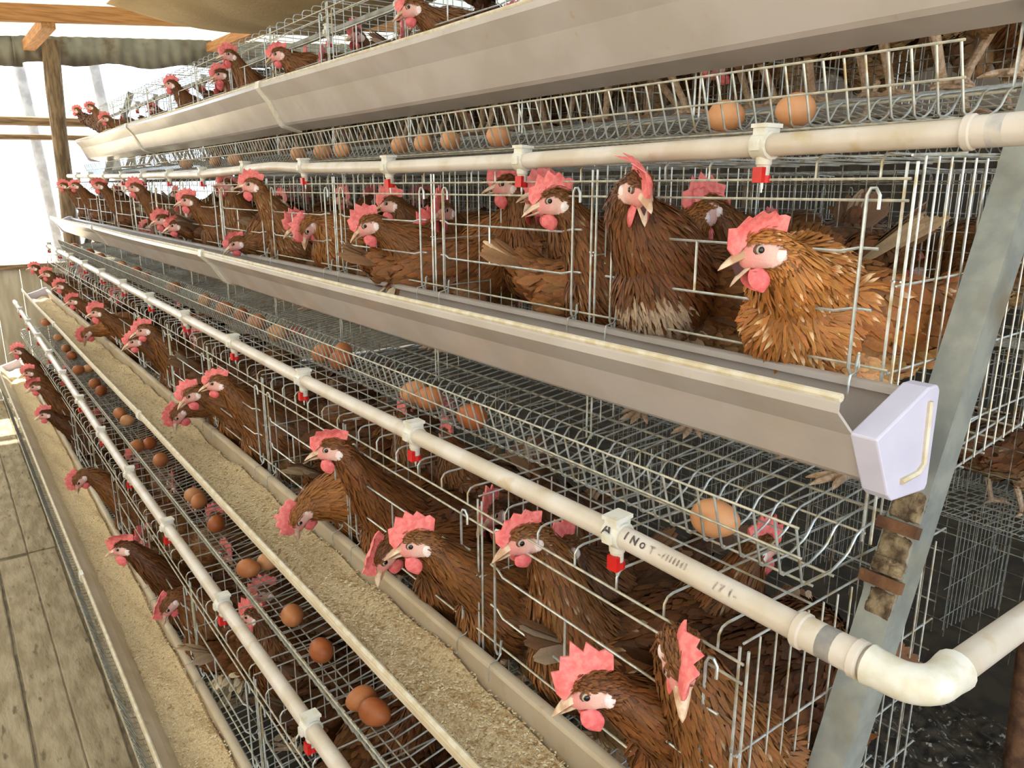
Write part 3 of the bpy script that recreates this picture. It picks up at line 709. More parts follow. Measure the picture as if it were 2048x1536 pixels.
def build_hen(head, hd, hup=(0, 0, 1), body_z=0.175, pitch=8, nfe=1.0, open_beak=0.0, speck=0.0, flop=0.0, comb_s=1.0, seed=0, voxel=0.0036, tail=1.0, neck_r=1.0, fluff=0.0, bib=0.0, tail_pale=0.25):
    """hen in local space: faces +x, stands on z=0 under the body; head: centre, hd: beak direction."""
    rg = np.random.default_rng(seed)
    head = np.asarray(head, float); Hm = frame_x(hd, hup); hx, hy, hz = Hm[:, 0], Hm[:, 1], Hm[:, 2]
    cp, sp = math.cos(math.radians(pitch)), math.sin(math.radians(pitch))
    Rb = np.array([[cp, 0, -sp], [0, 1, 0], [sp, 0, cp]])    # nose up by pitch
    C = np.array([0, 0, body_z])
    W = lambda x, y, z: C+Rb @ np.array([x, y, z])
    balls = [(W(-0.01, 0, 0), Rb, (0.112, 0.074, 0.076)), (W(0.055, 0, -0.004), Rb, (0.078, 0.066, 0.074)),
             (W(-0.085, 0, 0.012), Rb, (0.075, 0.056, 0.056)), (W(-0.135, 0, 0.035), Rb, (0.055, 0.034, 0.034)),
             (W(-0.17, 0, 0.062), Rb, (0.035, 0.017, 0.026))]
    for s in (-1, 1):
        balls.append((W(-0.035, s*0.056, 0.018), Rb @ np.array([[1, 0, -0.1], [0, 1, 0], [0.1, 0, 1]]), (0.105, 0.024, 0.048)))   # folded wing
        balls.append((W(0.005, s*0.042, -0.055), Rb, (0.042, 0.030, 0.046)))      # thigh
    # neck
    p0 = W(0.070, 0, 0.030); p3 = head-hx*0.010*HS-hz*0.006*HS
    nd = norm(-0.42*hx-0.9*hz); d = np.linalg.norm(p3-p0)
    tocam = norm(p3-p0)
    p1 = p0+norm(np.array([0.75, 0, 0.55])*0.6+tocam*0.6)*d*0.36; p2 = p3+nd*min(0.055, d*0.4)
    nk = bez(p0, p1, p2, p3, 14); tt = np.linspace(0, 1, 14)
    rad = np.interp(tt, [0, 0.25, 0.55, 0.85, 1], [0.060, 0.048*neck_r, 0.034*neck_r, 0.0245*neck_r, 0.0205])
    for q, r in zip(nk, rad): balls.append((q, I3, (r, r, r)))
    hp = lambda x, y, z: head+HS*(hx*x+hy*y+hz*z)
    balls += [(hp(0, 0, 0), Hm, (0.0235*HS, 0.0155*HS, 0.0178*HS)), (hp(0.013, 0, -0.003), Hm, (0.0150*HS, 0.0112*HS, 0.0125*HS)),
              (hp(0.002, 0, 0.007), Hm, (0.018*HS, 0.0125*HS, 0.0125*HS)), (hp(0.004, 0.004, -0.006), Hm, (0.013*HS, 0.0115*HS, 0.010*HS)), (hp(0.004, -0.004, -0.006), Hm, (0.013*HS, 0.0115*HS, 0.010*HS))]
    me = remeshed(balls, voxel, 5)
    nv = len(me.vertices); co = np.empty(nv*3); me.vertices.foreach_get('co', co); co = co.reshape(-1, 3)
    no = np.empty(nv*3); me.vertices.foreach_get('normal', no); no = no.reshape(-1, 3)
    # axis for flow: head -> neck -> body -> tail
    axis = np.concatenate([[hp(0.02, 0, 0)], nk[::-1], [W(0.03, 0, 0.02), W(-0.03, 0, 0.022), W(-0.09, 0, 0.03), W(-0.14, 0, 0.045), W(-0.19, 0, 0.085)]])
    tang = np.gradient(axis, axis=0); tang /= np.linalg.norm(tang, axis=1)[:, None]; NA = len(axis)
    def nearest(pts):
        d2 = ((pts[:, None, :]-axis[None])**2).sum(-1); return d2.argmin(1)
    def headloc(pts):
        q = (pts-head)/HS; return q @ Hm
    hl = headloc(co)
    def face_mask(h):
        f = ((h[:, 0]-0.008)/0.0190)**2+((h[:, 2]+0.0025-0.12*(h[:, 0]-0.010))/0.0115)**2 < 1
        f |= (h[:, 0] > 0.020) & (np.abs(h[:, 1]) < 0.02) & (np.abs(h[:, 2]) < 0.03)
        far = (h**2).sum(1) > 0.04**2
        return f & ~far
    fm = face_mask(hl)
    # base palette
    rust = np.array(s2l((114, 70, 36))); dark = np.array(s2l((74, 46, 27))); gold = np.array(s2l((158, 104, 54))); pale = np.array(s2l((228, 206, 178))); cream = np.array(s2l((214, 178, 136)))
    def palette(pts, idx):
        t = idx/(NA-1); c = np.empty((len(pts), 3))
        z = (pts[:, 2]-body_z)/0.08
        c[:] = rust
        nkm = idx < 15
        c[nkm] = rust*0.75+gold*0.25
        bel = np.clip(-z-0.1, 0, 1)[:, None]*(~nkm)[:, None]
        c = c*(1-0.55*bel)+cream*0.55*bel
        bk = np.clip(z, 0, 1)[:, None]*(~nkm)[:, None]
        c = c*(1-0.35*bk)+dark*0.35*bk
        return c
    idx = nearest(co); vc = palette(co, idx)*0.55
    skin = np.array(s2l((216, 138, 132))); skin2 = np.array(s2l((226, 182, 172)))
    k = np.clip((hl[:, 0]-0.0)/0.02, 0, 1)[:, None]
    vc[fm] = (skin2*(1-k)+skin*k)[fm]
    att = me.color_attributes.new('col', 'FLOAT_COLOR', 'POINT'); att.data.foreach_set('color', np.concatenate([vc, np.ones((nv, 1))], 1).ravel())
    me.materials.clear(); me.materials.append(M['feather']); me.materials.append(M['skin'])
    npoly = len(me.polygons); ls = np.empty(npoly, int); me.polygons.foreach_get('loop_start', ls); li = np.empty(len(me.loops), int); me.loops.foreach_get('vertex_index', li)
    me.polygons.foreach_set('material_index', (np.add.reduceat(fm[li].astype(int), ls) > 0).astype(np.int32)); me.polygons.foreach_set('use_smooth', [True]*npoly)
    # ---- feathers
    cen = co[li[ls]]; nrm_ = no[li[ls]]; area = np.empty(npoly); me.polygons.foreach_get('area', area)
    idc = idx[li[ls]]; fcm = fm[li[ls]]
    hlp = hl[li[ls]]; inhead = (hlp**2).sum(1) < 0.030**2
    low = cen[:, 2] < body_z-0.085
    isneck = (idc < 15) & ~inhead
    # wing / rump areas
    bl = (cen-C) @ Rb
    wing = (np.abs(bl[:, 1]) > 0.045) & (bl[:, 0] < 0.05) & (bl[:, 0] > -0.14) & (bl[:, 2] > -0.025) & ~isneck & ~inhead
    V = []; Fq = []; COL = []; NRM = []
    def scatter(mask, count, ln, wd, lift, fine, colfun, curl=0.25):
        if mask.sum() == 0 or count < 1: return
        pr = area*mask; pr = pr/pr.sum(); pick = rg.choice(npoly, int(count), p=pr)
        p = cen[pick]+rg.normal(0, 0.0016, (len(pick), 3)); n = nrm_[pick]; ii = idc[pick]
        t = tang[ii]+rg.normal(0, 0.16, (len(pick), 3)); t[:, 2] -= 0.12
        t -= n*(t*n).sum(1)[:, None]; t /= np.linalg.norm(t, axis=1)[:, None]+1e-9
        s = np.cross(n, t); L = ln*rg.uniform(0.75, 1.25, len(pick))[:, None]; Wd = wd*rg.uniform(0.8, 1.2, len(pick))[:, None]
        lf = lift*rg.uniform(0.6, 1.4, len(pick))[:, None]
        base = palette(p, ii)*colfun(p, pick)[:, None] if colfun else palette(p, ii)
        base = base*rg.uniform(0.78, 1.22, (len(pick), 1))*(1+rg.normal(0, 0.05, (len(pick), 3)))
        if speck > 0:
            pk = rg.random(len(pick)) < speck*np.where(isneck[pick], 1.0, 0.25)
        else: pk = np.zeros(len(pick), bool)
        if bib > 0:
            q_ = (p-C) @ Rb; bm_ = (q_[:, 0] > 0.03) & (q_[:, 2] < -0.025) & (np.abs(q_[:, 1]) < 0.05) & (rg.random(len(pick)) < bib)
            base = np.where(bm_[:, None], pale*0.9, base)
        # sections along feather: (pos, halfwidth, height)
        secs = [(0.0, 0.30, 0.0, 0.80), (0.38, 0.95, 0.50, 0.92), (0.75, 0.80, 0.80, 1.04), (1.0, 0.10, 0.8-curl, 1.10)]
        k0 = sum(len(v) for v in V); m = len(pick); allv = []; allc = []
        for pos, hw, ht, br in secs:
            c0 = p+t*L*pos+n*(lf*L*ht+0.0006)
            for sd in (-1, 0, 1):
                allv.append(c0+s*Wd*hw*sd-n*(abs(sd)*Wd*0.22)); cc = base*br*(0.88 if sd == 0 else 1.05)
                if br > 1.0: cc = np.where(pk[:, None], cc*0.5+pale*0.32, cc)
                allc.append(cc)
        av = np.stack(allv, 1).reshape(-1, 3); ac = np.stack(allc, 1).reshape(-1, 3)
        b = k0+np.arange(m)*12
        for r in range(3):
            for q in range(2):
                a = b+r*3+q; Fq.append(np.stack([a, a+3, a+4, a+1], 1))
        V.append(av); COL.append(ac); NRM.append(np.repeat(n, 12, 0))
    body = ~isneck & ~inhead & ~low & ~fcm
    scatter(low & ~isneck, 500*nfe, 0.022, 0.0055, 0.22, 0, None)
    scatter(body & ~wing, 2300*nfe, 0.022, 0.0052, 0.11, 0, None)
    scatter(wing, 520*nfe, 0.030, 0.0062, 0.05, 0, None)
    scatter(isneck & ~fcm, 2600*nfe, 0.025, 0.0022, 0.09, 0, None)
    scatter(inhead & ~fcm, 700*nfe, 0.0080, 0.0012, 0.10, 0, None)
    # flight feathers on the wing edge and tail fan
    def quill(p, t, n, L, wd, c):
        t = norm(t); s = norm(np.cross(n, t)); n2 = np.cross(t, s); vs = []; cs = []
        for pos, hw, h in ((0, 0.35, 0), (0.35, 1.0, 0.02), (0.8, 0.95, 0.03), (1.0, 0.25, 0.02)):
            for sd in (-1, 0, 1):
                vs.append(p+t*L*pos+s*wd*hw*sd+n2*(L*h-abs(sd)*wd*0.15)); cs.append(c*(0.8+0.4*pos)*(0.8 if sd == 0 else 1.0))
        k0 = sum(len(v) for v in V); V.append(np.array(vs)); COL.append(np.array(cs)); NRM.append(np.repeat(n2[None], 12, 0))
        for r in range(3):
            for q in range(2):
                a = k0+r*3+q; Fq.append(np.array([[a, a+3, a+4, a+1]]))
    for s in (-1, 1):
        for i in range(11):
            u = i/10; p = W(0.00-0.085*u, s*(0.079-0.012*u), 0.030-0.040*(1-u)+0.010*u)
            quill(p, Rb @ np.array([-1, s*-0.16, 0.02-0.10*(1-u)]), Rb @ np.array([0, s*1.0, 0.35]), 0.085, 0.0085, rust*rg.uniform(0.65, 1.1))
    for i in range(12):
        a = (i-5.5)/5.5; p = W(-0.165, a*0.014, 0.060+0.010*(1-abs(a)))
        tl = np.array([-0.75, a*0.34, 0.62-abs(a)*0.25])
        quill(p, Rb @ tl, Rb @ np.array([0.4, a*0.9, 0.8]), 0.085*tail*rg.uniform(0.85, 1.1), 0.011, (rust*0.5+pale*0.5 if rg.random() < tail_pale else rust*0.9+pale*0.1)*rg.uniform(0.7, 1.1))
    if fluff > 0:   # pale down under the tail
        for i in range(int(70*fluff)):
            p = W(-0.12+rg.normal(0, 0.02), rg.normal(0, 0.022), -0.015+rg.normal(0, 0.016)); quill(p, Rb @ np.array([-0.7, rg.normal(0, 0.3), -0.6+rg.normal(0, 0.3)]), norm(rg.normal(0, 1, 3)), 0.030, 0.007, pale*rg.uniform(0.7, 1.05))
    fv = np.concatenate(V); ff = np.concatenate(Fq); fc = np.concatenate(COL)
    fme = bpy.data.meshes.new('feathers'); fme.vertices.add(len(fv)); fme.vertices.foreach_set('co', fv.ravel())
    fme.loops.add(ff.size); fme.loops.foreach_set('vertex_index', ff.ravel().astype(np.int32)); fme.polygons.add(len(ff))
    fme.polygons.foreach_set('loop_start', (np.arange(len(ff))*4).astype(np.int32)); fme.update(calc_edges=True); fme.validate()
    a2 = fme.color_attributes.new('col', 'FLOAT_COLOR', 'POINT'); a2.data.foreach_set('color', np.concatenate([np.clip(fc, 0, 1), np.ones((len(fc), 1))], 1).ravel())
    fme.polygons.foreach_set('use_smooth', [True]*len(fme.polygons)); fme.materials.append(M['feather'])
    gn = np.empty(len(fv)*3); fme.vertices.foreach_get('normal', gn); gn = gn.reshape(-1, 3); bn = np.concatenate(NRM)
    gn *= np.sign((gn*bn).sum(1)+1e-9)[:, None]; mixn = gn*0.45+bn*0.55; mixn /= np.linalg.norm(mixn, axis=1)[:, None]+1e-9
    fme.normals_split_custom_set_from_vertices(mixn.tolist())
    parts = [('feathers', fme)]
    # ---- head furniture, head-local coordinates
    def hmesh(name, mb, mt, smooth=True):
        mb.v = [tuple(hp(*v)) for v in mb.v]; parts.append((name, mb.mesh(name, mt, smooth)))
    # comb: serrated blade
    mb = MB(); base = [(0.030, 0.004), (0.023, 0.0100), (0.014, 0.0145), (0.005, 0.0172), (-0.005, 0.0178), (-0.014, 0.0165), (-0.022, 0.014)]
    top = []
    nt_ = 5; xs = np.linspace(0.037, -0.030, nt_*2+1)
    for i, x in enumerate(xs):
        u = i/(len(xs)-1); hgt = (0.005+0.0235*math.sin(math.pi*min(1, 0.18+u*0.80))**0.8)*comb_s
        zb = np.interp(-x, [-b[0] for b in base], [b[1] for b in base])
        if i % 2 == 1: top.append((x+0.001, zb+hgt*rg.uniform(0.92, 1.12)))
        else: top.append((x, zb+hgt*0.70 if 0 < i < len(xs)-1 else zb+hgt*0.35))
    top[0] = (0.0345, 0.0100); top[-1] = (-0.027, 0.0185+0.006*comb_s)
    nb = len(top); bs = [(np.interp(i/(nb-1), np.linspace(0, 1, len(base)), [b[0] for b in base]), np.interp(i/(nb-1), np.linspace(0, 1, len(base)), [b[1] for b in base])-0.003) for i in range(nb)]
    vs = []
    LV = 4
    for sd in (-1, 1):
        for i in range(nb):
            for l in range(LV+1):
                f = l/LV; x = bs[i][0]*(1-f)+top[i][0]*f; z = bs[i][1]*(1-f)+top[i][1]*f
                th = 0.0032*(1-f)**0.6*(1 if 0 < i < nb-1 else 0.5)+0.0010; hh = max(0, z-0.016)
                y = sd*th+flop*hh*hh*26+0.0016*math.sin(x*260+f*3)*f
                vs.append((x, y, z-abs(flop)*hh*hh*10))
    Q = nb*(LV+1); fs = []
    for i in range(nb-1):
        for l in range(LV):
            a = i*(LV+1)+l; b = a+LV+1
            fs += [(a, b, b+1, a+1), (Q+a, Q+a+1, Q+b+1, Q+b)]
        a = i*(LV+1)+LV; b = a+LV+1; fs.append((a, b, Q+b, Q+a))
    for i in (0, nb-1):
        for l in range(LV):
            a = i*(LV+1)+l; fs.append((a, a+1, Q+a+1, Q+a))
    mb.add(vs, fs); hmesh('comb', mb, 'comb')
    # wattles
    for sd in (-1, 1):
        mb = MB(); vs = []; n1, n2 = 8, 12
        for i in range(n1+1):
            f = i/n1; wv = 0.0102*math.sin(math.pi*(0.12+0.86*f))**0.7; th = 0.0022*(1-f*0.4)
            cz = -0.0125-0.0235*f*comb_s; cx = 0.0150-0.0035*f
            for j in range(n2):
                a = 2*math.pi*j/n2; vs.append((cx+math.cos(a)*wv, sd*(0.0062+0.0015*math.sin(f*3)+0.004*f*(1-f))+math.sin(a)*th, cz))
        fs = [(i*n2+j, i*n2+(j+1) % n2, (i+1)*n2+(j+1) % n2, (i+1)*n2+j) for i in range(n1) for j in range(n2)]+[tuple(range(n2)), tuple(range(n1*n2, n1*n2+n2))]
        mb.add(vs, fs); hmesh('wattle', mb, 'wattle')
    # beak
    def beak_half(x0, z0, tipx, tipz, w0, h_up, h_dn, droop):
        mb = MB(); n1, n2 = 8, 10; vs = []
        for i in range(n1+1):
            f = i/n1; wv = w0*(1-f)**0.6+0.0004; cx = x0+(tipx-x0)*f; cz = z0+(tipz-z0)*f**1.5
            hu = h_up*(1-f)**0.6+0.0004; hd_ = h_dn*(1-f)**0.7+0.0004
            for j in range(n2):
                a = 2*math.pi*j/n2; sz = math.sin(a); vs.append((cx, math.cos(a)*wv, cz+(hu if sz > 0 else hd_)*sz))
        fs = [(i*n2+j, i*n2+(j+1) % n2, (i+1)*n2+(j+1) % n2, (i+1)*n2+j) for i in range(n1) for j in range(n2)]+[tuple(range(n2)), tuple(range(n1*n2, n1*n2+n2))]
        mb.add(vs, fs); return mb
    ob = open_beak
    mb = beak_half(0.014, 0.0005, 0.0470, -0.0105+0.004*ob, 0.0088, 0.0082, 0.0026, 0)
    up_i = len(parts); hmesh('upper_beak', mb, 'beak')
    mb = beak_half(0.012, -0.0065-0.002*ob, 0.0410-0.003*ob, -0.0108-0.0150*ob, 0.0076, 0.0016, 0.0038, 0); hmesh('lower_beak', mb, 'beak')
    if ob > 0:
        mb = MB(); mb.add([(0.018, -0.005, -0.001), (0.018, 0.005, -0.001), (0.014, 0.0052, -0.0072-0.001*ob), (0.014, -0.0052, -0.0072-0.001*ob), (0.034, 0, -0.0040), (0.031, 0, -0.0080-0.009*ob)], [(0, 1, 2, 3), (0, 4, 5, 3), (1, 2, 5, 4), (0, 1, 4), (3, 5, 2)]); hmesh('mouth_lining', mb, 'beak_in', False)
    # eyes and ear lobes
    for sd in (-1, 1):
        def blob(c, r, nn=(12, 8)):
            mb = MB(); vs = []
            for i in range(nn[1]+1):
                ph = math.pi*i/nn[1]
                for j in range(nn[0]):
                    a = 2*math.pi*j/nn[0]; vs.append((c[0]+r[0]*math.sin(ph)*math.cos(a), c[1]+r[1]*math.cos(ph), c[2]+r[2]*math.sin(ph)*math.sin(a)))
            mb.add(vs, [(i*nn[0]+j, i*nn[0]+(j+1) % nn[0], (i+1)*nn[0]+(j+1) % nn[0], (i+1)*nn[0]+j) for i in range(nn[1]) for j in range(nn[0])]); return mb
        hmesh('eye', blob((0.0095, sd*0.0110, 0.0035), (0.0056, 0.0036, 0.0050)), 'eye_iris')
        hmesh('eye_rim', blob((0.0095, sd*0.0106, 0.0035), (0.0066, 0.0032, 0.0058)), 'eye_rim')
        hmesh('pupil', blob((0.0097, sd*0.0140, 0.0036), (0.0030, 0.0013, 0.0030)), 'eye_pupil')
        hmesh('ear_lobe', blob((-0.0085, sd*0.0148, -0.0075), (0.0066, 0.0034, 0.0085)), 'lobe')
    # legs
    hipz = body_z-0.085
    for s in (-1, 1):
        mb = MB(); fx = 0.010+rg.normal(0, 0.012); fy = s*0.045
        mb.tube([(0.005, s*0.042, hipz+0.02), (-0.018, s*0.044, hipz-0.005), (fx-0.012, fy, 0.030), (fx-0.004, fy, 0.010)], [0.011, 0.0085, 0.0062, 0.0068], 8)
        for an, l in ((0, 0.046), (0.5, 0.038), (-0.5, 0.038), (3.14, 0.020)):
            c, d2 = math.cos(an), math.sin(an)
            mb.tube([(fx-0.004, fy, 0.009), (fx+c*l*0.5, fy+d2*l*0.5, 0.0075), (fx+c*l*0.9, fy+d2*l*0.9, 0.0055), (fx+c*(l+0.008), fy+d2*(l+0.008), 0.0025)], [0.0058, 0.0048, 0.0040, 0.0008], 7)
        parts.append(('leg', mb.mesh('leg', 'leg')))
    return me, parts
HERO = 0.0027
SUB = {'pupil': 'eye', 'eye_rim': 'eye', 'mouth_lining': 'upper_beak'}
def place_hen(data, loc, yaw, tint, label, group, few=False):
    me, parts = data
    o = link('hen', me); o.location = loc; o.rotation_euler = (0, 0, yaw); o.color = (*tint, 1); tag(o, label, 'hen', group)
    last = {}
    for nm, pm in parts:
        if few and nm not in ('feathers', 'comb', 'wattle', 'leg', 'upper_beak'): continue
        par = o
        if nm in SUB: par = last[SUB[nm]]
        c = link(nm, pm, par); c.color = (*tint, 1); last[nm] = c
        if nm == 'feathers': c['kind'] = 'stuff'
    return o
# --- individual hens near the front: (tier, head pixel, head X, beak heading deg, beak pitch deg, body offset (dx,dy) from head or None, body heading, options, tint, label)
RUST = (1.0, 1.0, 1.0); DARK = (0.70, 0.62, 0.58); GING = (1.5, 1.5, 1.35); TAN = (1.15, 1.2, 1.15); MID = (0.82, 0.78, 0.74)
def floor_z(tk, x):
    t = T[tk]; return H+t['tb'][1]+0.034+max(0, x-t['xf'])*0.125
def hen_at(tk, px, py, X, hh, hp_, bd, bh, tint, label, bz=0.175, roll=0.0, loc=None, **kw):
    """bd: distance of the body centre behind the head along the body heading; bh body heading"""
    hw = at_x(px, py, X); a = math.radians(bh); off = kw.pop('off', (0, 0))
    bx = hw.x-math.cos(a)*bd+off[0]; by = hw.y-math.sin(a)*bd+off[1]; bx = max(bx, T[tk]['xf']+kw.pop('inx', 0.125)); by = min(by, YE-0.12); fz = floor_z(tk, bx)
    L = Matrix.Rotation(-a, 3, 'Z') @ (hw-Vector((bx, by, fz)))
    ha, pa_ = math.radians(hh-bh), math.radians(hp_)
    hd = (math.cos(ha)*math.cos(pa_), math.sin(ha)*math.cos(pa_), math.sin(pa_))
    up = Vector((-math.cos(ha)*math.sin(pa_), -math.sin(ha)*math.sin(pa_), math.cos(pa_)))
    up = Matrix.Rotation(math.radians(roll), 3, Vector(hd)) @ up
    rr_ = random.Random(int(px*3+py)); kw.setdefault('comb_s', rr_.uniform(0.70, 1.05)); kw.setdefault('flop', rr_.choice([-0.7, -0.3, 0.0, 0.3, 0.8]))
    d = build_hen(tuple(L), hd, tuple(up), body_z=bz, seed=int(px*7+py), **kw)
    return place_hen(d, (bx, by, fz), a, tint, label, 'hens of the %s' % T[tk]['name'])
S = lambda px, py: 1 if px > 600 else 0.6
# second tier
hen_at('B', 1530, 500, 0.715, 152, -14, 0.13, 165, (2.1, 2.1, 1.85), 'ginger hen with open beak at the near end of the second tier', bz=0.185, open_beak=0.9, speck=0.13, flop=0.9, comb_s=1.0, neck_r=1.12, tail=0.7, inx=0.105, pitch=12, off=(0, 0.03), voxel=HERO)
hen_at('B', 1276, 378, 0.735, 246, -24, 0.10, 205, DARK, 'dark brown hen facing the camera with open beak, second tier', bz=0.20, open_beak=1.0, flop=-1.0, bib=0.9, speck=0.03, off=(0.02, 0.0), pitch=16, inx=0.09, neck_r=1.15, comb_s=1.15, voxel=HERO)
hen_at('B', 1112, 405, 0.765, 150, -10, 0.15, 150, MID, 'hen in profile behind wires, left of the dark open-beaked hen', open_beak=0.0, speck=0.05, voxel=HERO)
hen_at('B', 1060, 395, 1.00, 330, -5, 0.15, 318, (1.3, 1.25, 1.15), 'hen turned away with white rump down in the second cage of the second tier', fluff=1.0, pitch=16)
hen_at('B', 740, 450, 0.745, 160, -28, 0.14, 165, RUST, 'hen leaning out with head low, third second-tier cage from the steel leg', comb_s=1.05, flop=0.3, bib=0.5)
hen_at('B', 612, 455, 0.750, 195, -70, 0.13, 165, GING, 'light ginger hen bending its head down, second tier by the fourth cage', comb_s=0.8)
hen_at('B', 507, 372, 0.735, 155, 0, 0.13, 165, TAN, 'tall pale-necked hen stretching up under the second-tier pipe', open_beak=0.6, speck=0.10)
hen_at('B', 475, 487, 0.730, 165, -25, 0.14, 170, RUST, 'hen reaching down to the second-tier trough, head at its rim')
hen_at('B', 455, 372, 0.80, 190, 10, 0.12, 175, TAN, 'upright hen with striped neck, left of the tall pale-necked hen', speck=0.12)
hen_at('B', 378, 402, 0.735, 160, -8, 0.14, 165, RUST, 'upper of three crowded hen heads in the far half, second tier')
hen_at('B', 352, 452, 0.720, 165, -15, 0.14, 170, MID, 'right one of two low hen heads above the second-tier trough')
hen_at('B', 325, 440, 0.720, 165, -12, 0.14, 170, MID, 'left one of two low hen heads above the second-tier trough')
hen_at('B', 272, 376, 0.725, 160, -5, 0.13, 165, RUST, 'alert hen under the far pipe, fourth visible head from the far end, second tier')
hen_at('B', 200, 372, 0.720, 165, -5, 0.13, 170, RUST, 'third hen from the far end of the second tier', nfe=0.5)
hen_at('B', 152, 372, 0.715, 165, -5, 0.13, 170, RUST, 'second hen from the far end of the second tier', nfe=0.5)
hen_at('B', 128, 372, 0.715, 165, -5, 0.13, 170, MID, 'last hen at the far end of the second tier beside the pole', nfe=0.5)
hen_at('B', 1412, 428, 0.96, 345, -12, 0.12, 300, GING, 'hen deep in the cage facing right behind the ginger hen')
hen_at('B', 1015, 372, 0.93, 150, -5, 0.13, 120, MID, 'shadowed hen with red face behind the second pipe nipple')
hen_at('B', 1092, 385, 0.86, 160, -5, 0.14, 130, MID, 'hen half hidden behind the profile hen in the second tier')
# third tier
hen_at('C', 1190, 1375, 0.500, 150, -22, 0.15, 165, (0.85, 0.75, 0.66), 'red-faced hen in profile at the bottom, first third-tier cage', comb_s=1.15, voxel=HERO)
hen_at('C', 1362, 1320, 0.530, 228, -42, 0.10, 200, RUST, 'hen looking straight at the camera beside the cage corner', flop=1.0, speck=0.06, voxel=HERO)
hen_at('C', 1052, 1075, 0.575, 165, -18, 0.14, 150, RUST, 'hen standing behind the bars of the first third-tier cage', speck=0.10, voxel=HERO)
hen_at('C', 838, 1085, 0.500, 152, -14, 0.15, 165, RUST, 'hen poking its head over the third-tier trough beside the door bars', comb_s=1.05, voxel=HERO)
hen_at('C', 768, 1105, 0.495, 190, -62, 0.14, 180, MID, 'hen looking down into the trough behind the profile head')
hen_at('C', 668, 898, 0.520, 152, -8, 0.15, 165, (0.9, 0.82, 0.74), 'long-necked reddish hen with tall comb at the third-tier door', comb_s=1.0, voxel=HERO)
hen_at('C', 597, 1030, 0.490, 195, -72, 0.16, 175, GING, 'ginger hen with head down feeding from the third-tier trough', neck_r=1.25)
hen_at('C', 438, 766, 0.520, 150, -10, 0.14, 165, RUST, 'upper hen of the trio at the third cage of the third tier')
hen_at('C', 385, 788, 0.500, 175, -30, 0.15, 170, RUST, 'middle hen of the trio leaning over the third-tier feed')
hen_at('C', 355, 828, 0.480, 190, -65, 0.17, 175, RUST, 'feeding hen of the trio with its beak in the third-tier feed')
hen_at('C', 290, 660, 0.515, 165, -15, 0.14, 168, RUST, 'upper one of two hens right of the bright comb, third tier', nfe=0.7)
hen_at('C', 272, 682, 0.500, 170, -20, 0.14, 168, MID, 'lower one of two hens right of the bright comb, third tier', nfe=0.7)
hen_at('C', 196, 625, 0.490, 158, -10, 0.13, 165, RUST, 'hen with bright upright comb over the third-tier trough', comb_s=1.1, nfe=0.7)
hen_at('C', 172, 668, 0.475, 195, -65, 0.15, 170, GING, 'light hen pecking in the far third-tier feed', nfe=0.7)
hen_at('C', 148, 602, 0.500, 165, -15, 0.13, 168, RUST, 'fourth hen from the far end of the third tier', nfe=0.5)
hen_at('C', 122, 572, 0.505, 165, -12, 0.13, 168, RUST, 'third hen from the far end of the third tier', nfe=0.5)
hen_at('C', 95, 548, 0.500, 165, -8, 0.13, 168, RUST, 'second hen from the far end of the third tier', nfe=0.5)
hen_at('C', 70, 536, 0.490, 165, 0, 0.13, 168, MID, 'last hen at the far end of the third tier in the glare', nfe=0.5)
# bottom tier
hen_at('D', 250, 1095, 0.275, 152, -12, 0.15, 165, (0.55, 0.48, 0.44), 'dark hen with red comb looking out over the lowest trough', comb_s=1.1)
hen_at('D', 335, 1208, 0.325, 200, -60, 0.14, 170, RUST, 'hen with bright red comb low at the lowest trough rim')
hen_at('D', 158, 958, 0.265, 195, -65, 0.16, 175, RUST, 'hen with head down in the lowest trough')
hen_at('D', 92, 828, 0.275, 170, -15, 0.14, 170, (0.5, 0.44, 0.40), 'dark hen stretching out low, bottom tier', nfe=0.7)
hen_at('D', 60, 745, 0.285, 170, -12, 0.14, 170, RUST, 'upper of the far hens in the bottom tier', nfe=0.7)
hen_at('D', 72, 772, 0.270, 175, -20, 0.14, 170, RUST, 'lower of the far hens in the bottom tier', nfe=0.7)
hen_at('D', 38, 702, 0.275, 165, -5, 0.13, 168, MID, 'last hen at the far end of the bottom tier', comb_s=1.1, nfe=0.5)
# top tier
hen_at('A', 828, 18, 0.945, 152, -18, 0.14, 165, RUST, 'nearest hen head showing in the top tier')
hen_at('A', 560, 110, 0.945, 155, -20, 0.14, 165, RUST, 'ginger-backed hen bending forward in the top tier', neck_r=1.2)
hen_at('A', 460, 112, 0.950, 185, -5, 0.12, 170, RUST, 'hen with upright comb left of the ginger-backed hen, top tier')
hen_at('A', 442, 150, 0.960, 175, -20, 0.13, 170, DARK, 'dark hen below the upright comb, top tier')
hen_at('A', 345, 170, 0.960, 150, 0, 0.15, 155, MID, 'hen with its back along the top-tier wires', pitch=4)
hen_at('A', 155, 222, 0.930, 150, 10, 0.14, 160, RUST, 'last hen at the far end of the top tier stretching out', nfe=0.6)
hen_at('A', 182, 215, 0.940, 165, -5, 0.13, 165, RUST, 'second hen from the far end of the top tier', nfe=0.6)
hen_at('A', 212, 238, 0.935, 165, -15, 0.13, 165, RUST, 'third hen from the far end of the top tier', nfe=0.6)

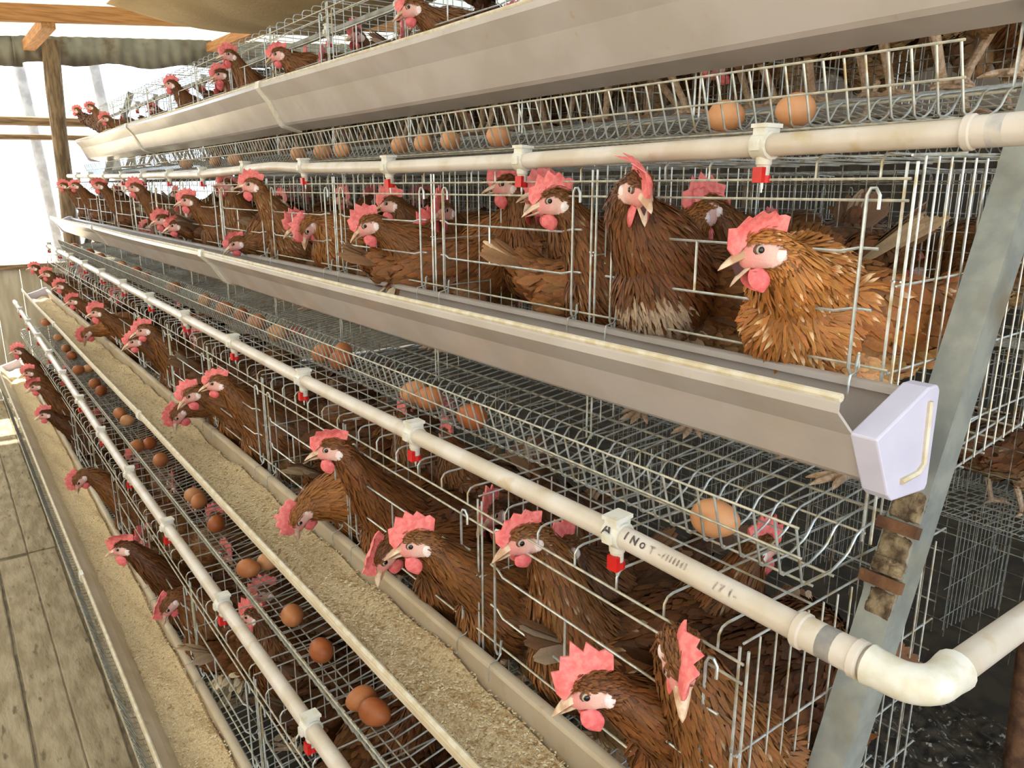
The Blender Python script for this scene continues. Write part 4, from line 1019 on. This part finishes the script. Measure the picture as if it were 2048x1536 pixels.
# two hens seen from behind with pale tails
p_ = at_x(575, 1500, 0.545); hw_ = build_hen((0.15, 0.02, 0.26), (0.9, 0.2, -0.3), seed=31, fluff=3.0, tail_pale=1.0, pitch=4)
place_hen(hw_, (p_.x, p_.y, floor_z('D', p_.x)), math.radians(15), (1.1, 1.1, 1.0), 'hen with whitish tail turned to the lowest trough at the bottom edge', 'hens of the bottom tier')
p_ = at_x(1490, 500, 0.93); hw_ = build_hen((0.15, 0.02, 0.22), (0.9, 0.2, -0.3), seed=32, tail=1.2, tail_pale=0.8, pitch=-4)
place_hen(hw_, (p_.x, p_.y, floor_z('B', p_.x)), math.radians(100), (1.0, 1.0, 0.95), 'hen with raised pale tail feathers behind the ginger hen, second tier', 'hens of the second tier')
# --- further hens standing inside the cages: a few poses, copied
POSES = [build_hen((0.13, 0.0, 0.30), (1, 0.15, -0.2), nfe=0.6, seed=11, speck=0.04),
         build_hen((0.16, 0.03, 0.24), (0.8, 0.5, -0.4), nfe=0.6, seed=12, fluff=0.4),
         build_hen((0.12, -0.03, 0.29), (0.7, -0.6, -0.15), nfe=0.6, seed=13, speck=0.08, pitch=12),
         build_hen((0.17, 0.0, 0.14), (0.6, 0.0, -0.8), hup=(0.8, 0, 0.6), nfe=0.6, seed=14, fluff=0.6, pitch=-4)]
TINTS = [(0.85, 0.85, 0.85), (0.68, 0.65, 0.62), (0.78, 0.78, 0.74), (0.95, 1.0, 0.95), (0.58, 0.53, 0.48)]  # hen-to-hen tones, lowered so cage shade is put into the feathers
WHERE = ['by the near partition', 'in the middle', 'by the far partition']
used_ = {}
for tk in 'ABCD':
    t = T[tk]
    for i in range(NC if tk in 'AB' else 11):
        spots = [(0.24, 0.10, 0), (0.20, 0.235, 1), (0.25, 0.37, 2)]
        if tk == 'B' and i == 0: spots = [(0.33, 0.30, 1), (0.30, 0.40, 2)]
        if tk == 'B' and i == 1: spots = [(0.30, 0.38, 2)]
        for (dx, dy, wi) in spots:
            if i > 6 and wi == 1: continue
            yaw = math.radians(random.choice([20, -30, 60, 120, 180, 200, 150, 250, 330]) if i else random.choice([0, 15, -15, 180, 195, 165]))
            if i == 0 and wi == 0: dy += 0.03
            x = t['xf']+dx+random.uniform(-0.03, 0.03); y = Y0+P*i+dy+random.uniform(-0.02, 0.02)
            k = random.randrange(4)
            place_hen(POSES[k], (x, y, floor_z(tk, x)), yaw, random.choice(TINTS), 'brown hen deep inside the %s cage %s of the steel leg, %s' % (t['name'].replace(' ', '-'), ('nearest' if i == 0 else 'number %d counted from that' % (i+1)), WHERE[wi]) if False else 'hen inside the %s %s cage from the steel leg, %s' % (ORD[i], t['name'].replace(' ', '-'), WHERE[wi]), 'hens deep inside the %s cages' % t['name'])
for tk, n in (('A', 12), ('B', 12), ('C', 9)):
    t = T[tk]
    for i in range(n):
        for (dx, dy, wi) in ((0.17, 0.12, 0), (0.22, 0.34, 2)):
            x = 2*XC-t['xf']-dx+random.uniform(-0.03, 0.03); y = Y0+P*i+dy
            place_hen(POSES[random.randrange(4)], (x, y, floor_z(tk, 2*XC-x)), math.radians(random.choice([180, 210, 150, 20, -20, 90, 240])), random.choice(TINTS), 'shadowed far-side hen, %s, %s cage from near end, %s' % (t['name'], ORD[i], WHERE[wi]), 'hens on the far side of the rack', few=True)

bpy.data.scenes.remove(_ts)
